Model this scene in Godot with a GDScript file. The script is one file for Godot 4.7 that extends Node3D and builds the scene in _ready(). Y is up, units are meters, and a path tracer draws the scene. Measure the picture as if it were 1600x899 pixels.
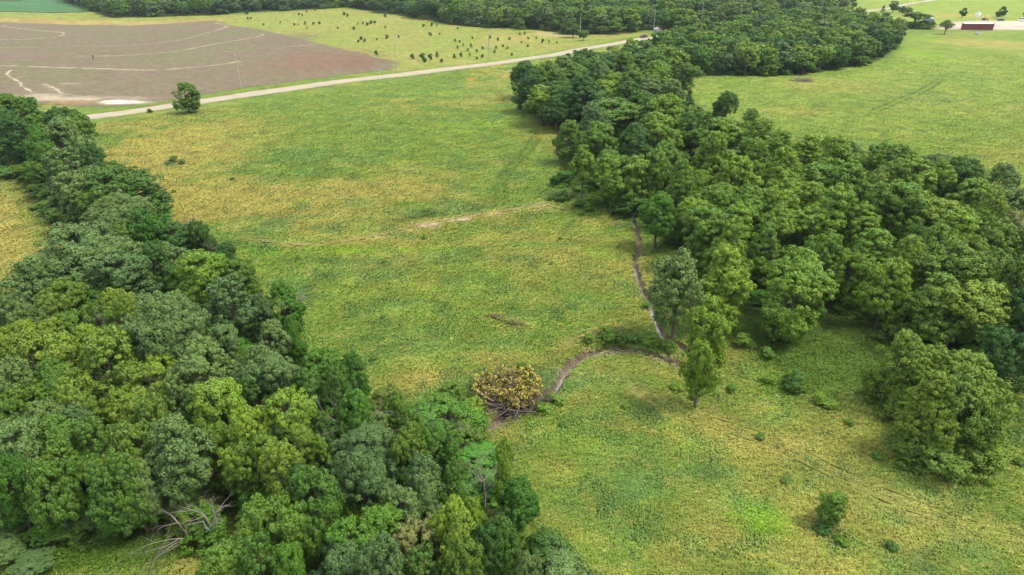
extends Node3D
# A farm valley from the air: pasture, creek, two woods, gravel road, ploughed field, farmyard.

const PITCH := 26.8
const EYE := 40.0
const FOCAL := 1040.0      # pixels of a 1600 wide picture

var rng := RandomNumberGenerator.new()
var n_roll := FastNoiseLite.new()
var n_big := FastNoiseLite.new()
var n_mid := FastNoiseLite.new()
var n_fine := FastNoiseLite.new()
var taken := {}
var to_label := []
var mats := {}


# ------------------------------------------------------------------ mesh buffer
class Buf:
	var v := PackedVector3Array()
	var n := PackedVector3Array()
	var c := PackedColorArray()
	var i := PackedInt32Array()

	func vert(p: Vector3, nn: Vector3, col: Color) -> int:
		v.append(p); n.append(nn); c.append(col)
		return v.size() - 1

	func quad(a: Vector3, b: Vector3, cc: Vector3, d: Vector3, col := Color.WHITE) -> void:
		var nn := (b - a).cross(d - a).normalized()
		var k := v.size()
		for p in [a, b, cc, d]:
			v.append(p); n.append(nn); c.append(col)
		i.append_array(PackedInt32Array([k, k + 2, k + 1, k, k + 3, k + 2]))

	func box(at: Vector3, size: Vector3, basis := Basis(), col := Color.WHITE, bevel := 0.0) -> void:
		var h := size / 2.0
		if bevel <= 0.0:
			var q := []
			for s in [Vector3(-1, -1, 1), Vector3(1, -1, 1), Vector3(1, 1, 1), Vector3(-1, 1, 1), Vector3(-1, -1, -1), Vector3(1, -1, -1), Vector3(1, 1, -1), Vector3(-1, 1, -1)]:
				q.append(at + basis * (s * h))
			for f in [[0, 1, 2, 3], [5, 4, 7, 6], [4, 0, 3, 7], [1, 5, 6, 2], [3, 2, 6, 7], [4, 5, 1, 0]]:
				quad(q[f[0]], q[f[1]], q[f[2]], q[f[3]], col)
			return
		var b := bevel
		var ring := [Vector2(-h.x + b, -h.z), Vector2(h.x - b, -h.z), Vector2(h.x, -h.z + b), Vector2(h.x, h.z - b), Vector2(h.x - b, h.z), Vector2(-h.x + b, h.z), Vector2(-h.x, h.z - b), Vector2(-h.x, -h.z + b)]
		var levels := [[-h.y, 1.0 - b / maxf(h.x, h.z)], [-h.y + b, 1.0], [h.y - b, 1.0], [h.y, 1.0 - b / maxf(h.x, h.z)]]
		for l in 3:
			for k in 8:
				var p: Vector2 = ring[k]
				var p2: Vector2 = ring[(k + 1) % 8]
				var lo: Array = levels[l]
				var hi: Array = levels[l + 1]
				quad(at + basis * Vector3(p2.x * lo[1], lo[0], p2.y * lo[1]), at + basis * Vector3(p.x * lo[1], lo[0], p.y * lo[1]), at + basis * Vector3(p.x * hi[1], hi[0], p.y * hi[1]), at + basis * Vector3(p2.x * hi[1], hi[0], p2.y * hi[1]), col)
		for e in [levels[0], levels[3]]:
			var mid := at + basis * Vector3(0, e[0], 0)
			for k in 8:
				var p: Vector2 = ring[k] * e[1]
				var p2: Vector2 = ring[(k + 1) % 8] * e[1]
				if e[0] > 0.0:
					var swap := p
					p = p2
					p2 = swap
				quad(mid, at + basis * Vector3(p.x, e[0], p.y), at + basis * Vector3((p.x + p2.x) / 2, e[0], (p.y + p2.y) / 2), at + basis * Vector3(p2.x, e[0], p2.y), col)

	func tube(pts: Array, radii: Array, sides := 7, col := Color.WHITE) -> void:
		var first := v.size()
		var side := Vector3.ZERO
		for k in pts.size():
			var d: Vector3 = (pts[mini(k + 1, pts.size() - 1)] - pts[maxi(k - 1, 0)]).normalized()
			if side == Vector3.ZERO:
				side = d.cross(Vector3.UP if absf(d.y) < 0.9 else Vector3.RIGHT).normalized()
			side = (side - d * side.dot(d)).normalized()
			var up := d.cross(side)
			for s in sides:
				var a := TAU * s / sides
				var o := side * cos(a) + up * sin(a)
				vert(pts[k] + o * float(radii[k]), o, col)
		for k in pts.size() - 1:
			for s in sides:
				var a := first + k * sides + s
				var b := first + k * sides + (s + 1) % sides
				i.append_array(PackedInt32Array([a, a + sides, b, b, a + sides, b + sides]))
		for e in [0, pts.size() - 1]:
			var m := vert(pts[e], (pts[e] - pts[1 if e == 0 else e - 1]).normalized(), col)
			for s in sides:
				if e == 0:
					i.append_array(PackedInt32Array([m, first + s, first + (s + 1) % sides]))
				else:
					i.append_array(PackedInt32Array([m, first + e * sides + (s + 1) % sides, first + e * sides + s]))

	func prism(outline: Array, z0: float, z1: float, col := Color.WHITE, inset := 0.0) -> void:
		# an outline in x,y pushed along z, its two ends drawn in a little
		var mid := Vector2.ZERO
		for p in outline:
			mid += p
		mid /= outline.size()
		var rings := [[z0, 1.0 - inset], [z0 + absf(inset), 1.0], [z1 - absf(inset), 1.0], [z1, 1.0 - inset]]
		for r in 3:
			for k in outline.size():
				var a: Vector2 = outline[k] - mid
				var b: Vector2 = outline[(k + 1) % outline.size()] - mid
				var lo: Array = rings[r]
				var hi: Array = rings[r + 1]
				var q := [mid + a * lo[1], mid + b * lo[1], mid + b * hi[1], mid + a * hi[1]]
				quad(Vector3(q[0].x, q[0].y, lo[0]), Vector3(q[1].x, q[1].y, lo[0]), Vector3(q[2].x, q[2].y, hi[0]), Vector3(q[3].x, q[3].y, hi[0]), col)
		var poly := PackedVector2Array()
		for p in outline:
			poly.append(mid + (p - mid) * (1.0 - inset))
		var tris := Geometry2D.triangulate_polygon(poly)
		for e in [z0, z1]:
			var k := v.size()
			for p in poly:
				vert(Vector3(p.x, p.y, e), Vector3(0, 0, 1 if e == z1 else -1), col)
			for t in range(0, tris.size(), 3):
				var turn := (poly[tris[t + 1]] - poly[tris[t]]).cross(poly[tris[t + 2]] - poly[tris[t]]) > 0.0
				if turn == (e == z1):
					i.append_array(PackedInt32Array([k + tris[t], k + tris[t + 2], k + tris[t + 1]]))
				else:
					i.append_array(PackedInt32Array([k + tris[t], k + tris[t + 1], k + tris[t + 2]]))

	func mesh() -> ArrayMesh:
		var a := []
		a.resize(Mesh.ARRAY_MAX)
		a[Mesh.ARRAY_VERTEX] = v
		a[Mesh.ARRAY_NORMAL] = n
		a[Mesh.ARRAY_COLOR] = c
		a[Mesh.ARRAY_INDEX] = i
		var m := ArrayMesh.new()
		m.add_surface_from_arrays(Mesh.PRIMITIVE_TRIANGLES, a)
		return m


# ------------------------------------------------------------------ naming
func numbered(called: String) -> String:
	var k: int = taken.get(called, 0)
	taken[called] = k + 1
	return called if k == 0 else "%s_%03d" % [called, k]


func thing(called: String, category: String, at := Vector3.ZERO, label := "", group := "") -> Node3D:
	var o := Node3D.new()
	o.name = numbered(called)
	add_child(o, true)
	o.position = at
	o.set_meta("category", category)
	if label:
		o.set_meta("label", label)
	if group:
		o.set_meta("group", group)
	return o


func part(called: String, m: Mesh, mat: Material, parent: Node3D) -> MeshInstance3D:
	var o := MeshInstance3D.new()
	o.name = called
	o.mesh = m
	o.material_override = mat
	parent.add_child(o, true)
	return o


func setting(called: String, m: Mesh, mat: Material, kind := "structure") -> MeshInstance3D:
	var o := MeshInstance3D.new()
	o.name = numbered(called)
	o.mesh = m
	o.material_override = mat
	o.set_meta("kind", kind)
	add_child(o, true)
	return o


func paint(key: String, col: Color, rough := 0.8, vertex := false, metal := 0.0) -> StandardMaterial3D:
	if mats.has(key):
		return mats[key]
	var m := StandardMaterial3D.new()
	m.albedo_color = col.linear_to_srgb()
	m.roughness = rough
	m.metallic = metal
	m.vertex_color_use_as_albedo = vertex
	mats[key] = m
	return m


func leaf_mat(key: String, col: Color) -> StandardMaterial3D:
	if mats.has(key):
		return mats[key]
	var m := paint(key, col, 0.55, true)
	m.backlight_enabled = true
	m.backlight = Color(0.28, 0.34, 0.14)
	m.cull_mode = BaseMaterial3D.CULL_DISABLED
	m.metallic_specular = 0.22
	return m


# ------------------------------------------------------------------ where things stand
func at(u: float, v: float, h := 0.0) -> Vector3:
	# the surveyed place of a spot of the photograph, on the plane y = h
	var p := deg_to_rad(PITCH)
	var xn := (u - 800.0) / FOCAL
	var yn := (v - 449.5) / FOCAL
	var t := (EYE - h) / (sin(p) + yn * cos(p))
	return Vector3(t * xn, h, -t * (cos(p) - yn * sin(p)))


func seen(p: Vector3) -> Vector2:
	var a := deg_to_rad(PITCH)
	var d := p - Vector3(0, EYE, 0)
	var depth := -d.y * sin(a) - d.z * cos(a)
	return Vector2(800.0 + FOCAL * d.x / depth, 449.5 - FOCAL * (d.y * cos(a) - d.z * sin(a)) / depth)


func ground_at(u: float, v: float) -> Vector3:
	var p := at(u, v)
	p.y = height(p.x, p.z)
	return p


func line_of(px: Array) -> PackedVector2Array:
	var out := PackedVector2Array()
	for k in range(0, px.size(), 2):
		var p := at(px[k], px[k + 1])
		out.append(Vector2(p.x, p.z))
	return out


func smooth_line(pts: PackedVector2Array, step := 1.0) -> PackedVector2Array:
	var c := Curve2D.new()
	for k in pts.size():
		var t := (pts[mini(k + 1, pts.size() - 1)] - pts[maxi(k - 1, 0)]) / 6.0
		c.add_point(pts[k], -t, t)
	c.bake_interval = step
	return c.get_baked_points()


var creek := PackedVector2Array()
var creek_box := Rect2()
var terrace := PackedVector2Array()
var terrace_box := Rect2()
var banks := []
var bank_box := Rect2()
var road := PackedVector2Array()


func line_distance(p: Vector2, pts: PackedVector2Array) -> float:
	var best := 1e9
	for k in pts.size() - 1:
		best = minf(best, p.distance_squared_to(Geometry2D.get_closest_point_to_segment(p, pts[k], pts[k + 1])))
	return sqrt(best)


func height(x: float, z: float) -> float:
	var y := n_roll.get_noise_2d(x, z) * 0.7
	var p := Vector2(x, z)
	if creek_box.has_point(p):
		var d := line_distance(p, creek)
		var wob := n_mid.get_noise_2d(x * 9.0, z * 9.0) * 0.12
		y -= 0.62 * (1.0 - smoothstep(0.28, 0.62, d + wob)) + 0.30 * (1.0 - smoothstep(0.8, 5.0, d))
	if terrace_box.has_point(p):
		var d2 := line_distance(p, terrace)
		y += 0.45 * (1.0 - smoothstep(0.0, 4.0, d2))
	if bank_box.has_point(p):
		for l in banks:
			y += 0.45 * (1.0 - smoothstep(0.15, 1.3, line_distance(p, l)))
	return y


# ------------------------------------------------------------------ the colours of the land, a map of 1.25 m cells
const CELL := 1.25
const MX0 := -420.0
const MZ0 := -705.0
const MW := 672
const MH := 542
const ALBEDO := 0.69        # the palette below is in tones relative to each other
var map := PackedColorArray()

const GREEN := Color(0.156, 0.248, 0.038)
const TAN := Color(0.350, 0.315, 0.082)
const BLUISH := Color(0.105, 0.205, 0.058)
const LIME := Color(0.190, 0.340, 0.026)
const DARK := Color(0.036, 0.068, 0.011)
const SOIL := Color(0.200, 0.130, 0.090)
const SAND := Color(0.560, 0.430, 0.290)
const PLOUGH := Color(0.208, 0.168, 0.126)
const SPROUT := Color(0.192, 0.184, 0.110)
const FAR_GREEN := Color(0.240, 0.315, 0.060)
const WHEAT := Color(0.410, 0.345, 0.115)


func land(x: float, z: float) -> Color:
	var fx := clampf((x - MX0) / CELL, 0.0, MW - 1.01)
	var fz := clampf((z - MZ0) / CELL, 0.0, MH - 1.01)
	var ix := int(fx)
	var iz := int(fz)
	var k := iz * MW + ix
	return map[k].lerp(map[k + 1], fx - ix).lerp(map[k + MW].lerp(map[k + MW + 1], fx - ix), fz - iz) * ALBEDO


func fill_map() -> void:
	map.resize(MW * MH)
	for iz in MH:
		var z := MZ0 + iz * CELL
		for ix in MW:
			var x := MX0 + ix * CELL
			var a := n_big.get_noise_2d(x, z)
			var b := n_mid.get_noise_2d(x, z * 1.6)
			var c := GREEN.lerp(TAN, clampf(a * 0.9 + b * 0.6 + 0.02, 0.0, 0.8))
			map[iz * MW + ix] = c.lerp(BLUISH, clampf(-b * 1.3 - a * 0.4 - 0.12, 0.0, 0.75))


func blot(where: Vector2, r: Vector2, col: Color, amount: float, ragged := 0.5) -> void:
	var x0 := maxi(int((where.x - r.x * 1.3 - MX0) / CELL), 0)
	var x1 := mini(int((where.x + r.x * 1.3 - MX0) / CELL) + 1, MW - 1)
	var z0 := maxi(int((where.y - r.y * 1.3 - MZ0) / CELL), 0)
	var z1 := mini(int((where.y + r.y * 1.3 - MZ0) / CELL) + 1, MH - 1)
	for iz in range(z0, z1 + 1):
		for ix in range(x0, x1 + 1):
			var x := MX0 + ix * CELL
			var z := MZ0 + iz * CELL
			var d := Vector2((x - where.x) / r.x, (z - where.y) / r.y).length() + n_mid.get_noise_2d(x * 1.7, z * 1.7) * ragged
			if d < 1.0:
				var k := iz * MW + ix
				map[k] = map[k].lerp(col, amount * smoothstep(1.0, 0.45, d))


func blot_px(u: float, v: float, ru: float, rv: float, col: Color, amount: float, ragged := 0.5) -> void:
	var c := at(u, v)
	var dx := absf(at(u + ru, v).x - c.x)
	var dz := absf(at(u, v - rv).z - at(u, v + rv).z) / 2.0
	blot(Vector2(c.x, c.z), Vector2(dx, dz), col, amount, ragged)


var worn := {}


func wear(pts: PackedVector2Array) -> PackedVector2Array:
	# cells that wheels keep bare of tufts
	for p in pts:
		worn[Vector2i(int(floor(p.x * 2.0)), int(floor(p.y * 2.0)))] = true
	return pts


func stroke(pts: PackedVector2Array, wide: float, col: Color, amount: float, broken := 0.0) -> void:
	for k in range(0, pts.size()):
		var a := amount
		if broken > 0.0:
			a *= clampf(0.5 + broken * 2.2 * n_mid.get_noise_2d(pts[k].x * 2.5 + 90.0, pts[k].y * 2.5), 0.0, 1.0)
		if a > 0.02:
			dab(pts[k], wide, col, a)


func dab(where: Vector2, r: float, col: Color, amount: float) -> void:
	var reach := maxf(r, CELL)
	var x0 := maxi(int((where.x - reach - MX0) / CELL), 0)
	var z0 := maxi(int((where.y - reach - MZ0) / CELL), 0)
	for iz in range(z0, mini(z0 + int(2 * reach / CELL) + 2, MH)):
		for ix in range(x0, mini(x0 + int(2 * reach / CELL) + 2, MW)):
			var d := Vector2(MX0 + ix * CELL, MZ0 + iz * CELL).distance_to(where)
			if d < reach:
				var k := iz * MW + ix
				map[k] = map[k].lerp(col, amount * (1.0 - d / reach) * minf(1.0, r / CELL))


func fill_poly(poly: PackedVector2Array, col_a: Color, col_b: Color, amount := 1.0, grain := 1.0) -> void:
	var lo := Vector2(1e9, 1e9)
	var hi := -lo
	for p in poly:
		lo = lo.min(p); hi = hi.max(p)
	for iz in range(maxi(int((lo.y - MZ0) / CELL), 0), mini(int((hi.y - MZ0) / CELL) + 2, MH)):
		for ix in range(maxi(int((lo.x - MX0) / CELL), 0), mini(int((hi.x - MX0) / CELL) + 2, MW)):
			var x := MX0 + ix * CELL
			var z := MZ0 + iz * CELL
			var jit := Vector2(n_fine.get_noise_2d(x * 2, z * 2), n_fine.get_noise_2d(x * 2 + 400, z * 2)) * 2.0
			if Geometry2D.is_point_in_polygon(Vector2(x, z) + jit, poly):
				var k := iz * MW + ix
				map[k] = map[k].lerp(col_a.lerp(col_b, clampf(0.5 + grain * n_big.get_noise_2d(x * 1.3 + 700, z * 1.3) + 0.6 * grain * n_mid.get_noise_2d(x, z + 300), 0.0, 1.0)), amount)


func sheet(poly: PackedVector2Array, cell: float, lift: float, tone := 0.16) -> ArrayMesh:
	# a gridded sheet that follows the land inside an outline, its colour from the map
	var lo := Vector2(1e9, 1e9)
	var hi := -lo
	for p in poly:
		lo = lo.min(p); hi = hi.max(p)
	var b := Buf.new()
	var id := {}
	var nx := int((hi.x - lo.x) / cell) + 1
	var nz := int((hi.y - lo.y) / cell) + 1
	for iz in nz:
		for ix in nx:
			if not Geometry2D.is_point_in_polygon(lo + Vector2(ix + 0.5, iz + 0.5) * cell, poly):
				continue
			var q := PackedInt32Array()
			for o in [[0, 0], [1, 0], [1, 1], [0, 1]]:
				var key: int = (iz + o[1]) * 8192 + ix + o[0]
				if not id.has(key):
					var x: float = lo.x + (ix + o[0]) * cell
					var z: float = lo.y + (iz + o[1]) * cell
					var f := 1.0 + tone * (n_fine.get_noise_2d(x * 3.0, z * 3.0) + n_fine.get_noise_2d(x * 0.8, z * 6.0))
					var c := land(x, z) * f
					c.a = 1.0
					id[key] = b.vert(Vector3(x, height(x, z) + lift, z), Vector3.UP, c)
				q.append(id[key])
			b.i.append_array(PackedInt32Array([q[0], q[1], q[2], q[0], q[2], q[3]]))
	return b.mesh()


# ------------------------------------------------------------------ plants
func unit() -> Vector3:
	var z := rng.randf_range(-1, 1)
	var a := rng.randf() * TAU
	var r := sqrt(1 - z * z)
	return Vector3(r * cos(a), z, r * sin(a))


func leaf(b: Buf, p: Vector3, nn: Vector3, shade: Vector3, long: float, wide: float, col: Color) -> void:
	var t := nn.cross(unit()).normalized()
	var s := nn.cross(t)
	var k := b.v.size()
	var fold := nn * wide * 0.25
	b.v.append(p - t * long * 0.5); b.v.append(p + s * wide * 0.5 + fold); b.v.append(p + t * long * 0.5); b.v.append(p - s * wide * 0.5 + fold)
	for j in 4:
		b.n.append(shade); b.c.append(col)
	b.i.append_array(PackedInt32Array([k, k + 1, k + 2, k, k + 2, k + 3]))


# a crown 8 m across on a tree 11 m high, as lumps of leaves on the outside of several lobes
func make_crown(style: String, seed_: int, far := false) -> Dictionary:
	rng.seed = seed_
	var b := Buf.new()
	var wood := Buf.new()
	var lobes := []
	var lump_r := Vector2(0.20, 0.66)
	var per_lobe := 64
	var leaves := 60
	var long := 0.25
	var wide := 0.155
	var up_bias := 0.25
	match style:
		"round":
			for k in 10:
				var d := unit()
				lobes.append([Vector3(0, 5.5, 0) + d * Vector3(2.5, 3.4, 2.5) * rng.randf_range(0.7, 1.1), rng.randf_range(1.0, 2.0)])
			lobes.append([Vector3(0.2, 6.2, 0.1), 2.6])
		"grove":
			for k in 9:
				var a := TAU * k / 5.0 + rng.randf_range(-0.5, 0.5)
				var ring := 2.3 if k < 5 else 1.3
				var low := rng.randf_range(1.4, 5.2) if k < 5 else rng.randf_range(6.2, 8.4)
				lobes.append([Vector3(cos(a) * ring, low, sin(a) * ring) if k < 8 else Vector3(0, 9.2, 0), rng.randf_range(1.35, 1.9)])
			per_lobe = 62
			leaves = 64
			lump_r = Vector2(0.18, 0.64)
		"feathery":
			for k in 8:
				var a := TAU * k / 7.0 + rng.randf_range(-0.4, 0.4)
				lobes.append([Vector3(cos(a) * 2.3, rng.randf_range(5.4, 7.2), sin(a) * 2.3) if k < 7 else Vector3(0, 8.3, 0), rng.randf_range(1.5, 2.1)])
			per_lobe = 70
			leaves = 56
			lump_r = Vector2(0.35, 0.6)
			long = 0.30
			wide = 0.09
			up_bias = 0.5
		"shrub":
			for k in 7:
				var a := TAU * k / 6.0 + rng.randf_range(-0.5, 0.5)
				lobes.append([Vector3(cos(a) * rng.randf_range(0.9, 2.6), rng.randf_range(1.4, 6.6), sin(a) * rng.randf_range(0.9, 2.6)) if k < 6 else Vector3(rng.randf_range(-1, 1), 7.4, rng.randf_range(-1, 1)), rng.randf_range(1.2, 2.7)])
			per_lobe = 44
			leaves = 50
			long = 0.42
			wide = 0.2
			lump_r = Vector2(0.3, 0.9)
		"slender":
			for k in 9:
				var a := k * 2.4 + rng.randf_range(-0.4, 0.4)
				var y := 2.6 + k * 0.92
				var reach := 2.3 * rng.randf_range(0.6, 1.2) * sin(PI * (0.18 + 0.62 * k / 8.0))
				lobes.append([Vector3(cos(a) * reach, y, sin(a) * reach), rng.randf_range(1.2, 1.75) * (1.0 if k < 7 else 0.75)])
			per_lobe = 48
			leaves = 64
		"high":
			for k in 8:
				var a := k * 2.4 + rng.randf_range(-0.4, 0.4)
				lobes.append([Vector3(cos(a) * 1.9, 4.8 + k * 0.6, sin(a) * 1.9) if k < 7 else Vector3(0, 9.6, 0), rng.randf_range(1.2, 1.7)])
			per_lobe = 48
			leaves = 64
		"cedar":
			for k in 9:
				var y := 1.3 + k * 1.12
				lobes.append([Vector3(rng.randf_range(-0.3, 0.3), y, rng.randf_range(-0.3, 0.3)), 3.3 * (1.0 - k / 9.6)])
			per_lobe = 26
			leaves = 60
			lump_r = Vector2(0.4, 0.75)
			long = 0.4
			wide = 0.13
	if far:
		per_lobe = int(per_lobe * 0.5)
		leaves = int(leaves * 0.42)
		long *= 2.2
		wide *= 2.2
		lump_r *= 1.3
	var core := Vector3(0, 5.5, 0)
	for l in lobes:
		for k in per_lobe:
			var d := (unit() + Vector3(0, up_bias, 0)).normalized()
			var lift := rng.randf_range(0.74, 1.0) + 0.42 * pow(rng.randf(), 3.0)
			var c: Vector3 = l[0] + d * float(l[1]) * lift * Vector3(1, 0.86, 1)
			var hidden := false
			for o in lobes:
				if o[0] != l[0] and c.distance_to(o[0]) < float(o[1]) * 0.72:
					hidden = true
			if hidden or c.y < 0.5:
				continue
			var r := rng.randf_range(lump_r.x, lump_r.y)
			var outward := (c - core).normalized()
			var tone := rng.randf_range(0.80, 1.22)
			var warm := rng.randf_range(-0.07, 0.10)
			for j in int(leaves * (0.35 + 1.3 * (r - lump_r.x) / (lump_r.y - lump_r.x))):
				var dir := (unit() + outward * 0.45 + Vector3(0, up_bias, 0)).normalized()
				var p := c + dir * r * (0.35 + 0.7 * sqrt(rng.randf())) * Vector3(1.1, 0.8, 1.1)
				var nn := (dir + unit() * 0.75 + Vector3(0, 0.3, 0)).normalized()
				var f := tone * rng.randf_range(0.74, 1.28)
				leaf(b, p, nn, (dir * 0.65 + outward * 0.25 + nn * 0.7).normalized(), long * rng.randf_range(0.7, 1.3), wide * rng.randf_range(0.7, 1.3), Color(f * (1.0 + warm), f, f * (1.0 - warm)))
	# stem and limbs
	var fork := Vector3(rng.randf_range(-0.2, 0.2), 2.6 if style != "shrub" else 0.8, rng.randf_range(-0.2, 0.2))
	if style == "slender" or style == "cedar" or style == "high":
		wood.tube([Vector3.ZERO, Vector3(0.05, 4, 0), Vector3(-0.05, 8, 0.05), Vector3(0, 10.4, 0)], [0.26, 0.2, 0.12, 0.03], 6)
	else:
		wood.tube([Vector3(0, -0.3, 0), Vector3(0, 0.3, 0), fork * Vector3(0.6, 0.6, 0.6), fork], [0.42, 0.3, 0.25, 0.22], 7)
	for l in lobes:
		var from := fork if style != "slender" and style != "cedar" and style != "high" else Vector3(0, maxf(float(l[0].y) - 1.2, 0.5), 0)
		var mid: Vector3 = from.lerp(l[0], 0.5) + Vector3(rng.randf_range(-0.3, 0.3), 0.3, rng.randf_range(-0.3, 0.3))
		wood.tube([from, mid, l[0]], [0.16, 0.11, 0.05], 5)
		if not far:
			for k in 5:
				var tip: Vector3 = l[0] + (unit() + Vector3(0, 0.3, 0)).normalized() * float(l[1]) * 0.95
				wood.tube([mid.lerp(l[0], rng.randf_range(0.2, 1.0)), tip], [0.05, 0.015], 4)
	return {"crown": b.mesh(), "trunk": wood.mesh()}


var kinds := {}
var tint_of := []
const TINT_WORD := ["green", "olive", "lime green", "grey-green", "rich green", "dark green", "pale olive", "leaf green"]


func plant(called: String, category: String, style: String, where: Vector3, wide: float, tall: float, tint: int, label := "", group := "") -> Node3D:
	var pool: Array = kinds[style]
	var proto: Dictionary = pool[rng.randi() % pool.size()]
	var o := thing(called, category, where, label, group)
	o.rotation.y = rng.randf() * TAU
	o.rotation.z = rng.randf_range(-0.05, 0.05)
	o.scale = Vector3(wide / 8.0 * rng.randf_range(0.93, 1.07), tall / 11.0, wide / 8.0)
	part("trunk", proto.trunk, mats.bark, o)
	part("crown", proto.crown, tint_of[tint + 8 * (rng.randi() % 3)], o)
	return o


func look_word(style: String, tint: int) -> String:
	return TINT_WORD[tint]


# u, v: the middle of the crown in the photograph; w: how wide it shows
func stand(called: String, list: Array, styles: Array, zone: String, group: String, widen: float) -> void:
	for e0 in list:
		var e: Array = e0.duplicate()
		if called == "broadleaf_tree" and e[0] < 140 and e[1] > 205 and e[1] < 380:
			e[0] += 16
			e[1] -= 16
		var style: String = styles[e[4]]
		if called == "grove_tree" and style == "grove" and (int(e[0]) * 7 + int(e[1]) * 3) % 5 < 3:
			style = "round"
		var h := 6.0
		var d := 0.0
		var tall := 9.0
		for pass_ in 2:
			var p := at(e[0], e[1], h)
			d = float(e[2]) * Vector3(0, EYE, 0).distance_to(p) / FOCAL * widen
			tall = clampf(4.9 + 0.8 * d, 3.0, 12.5) * (0.82 + 0.34 * fmod(float(e[0]) * 0.377 + float(e[1]) * 0.731, 1.0))
			if style == "slender":
				tall = d * 2.4
			elif style == "high":
				tall = d * 1.75
			elif style == "shrub":
				tall = d * 0.85
			elif style == "cedar":
				tall = d * 1.5
			h = tall * 0.66
		var p := at(e[0], e[1], h)
		p.y = height(p.x, p.z) - 0.05
		var o := plant(called, "shrub" if style == "shrub" else "tree", style, p, d, tall, e[3], "", group)
		var size := "small" if d < 5.0 else "broad" if d > 7.6 else ""
		var what := "%s %s %s" % [size, TINT_WORD[e[3]], {"high": "high-crowned tree", "feathery": "feathery tree", "shrub": "bush", "cedar": "pointed cedar", "slender": "slender tree"}.get(style, "rounded tree")]
		to_label.append([o, what.strip_edges(), zone, seen(p + Vector3(0, tall * 0.7, 0))])


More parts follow.
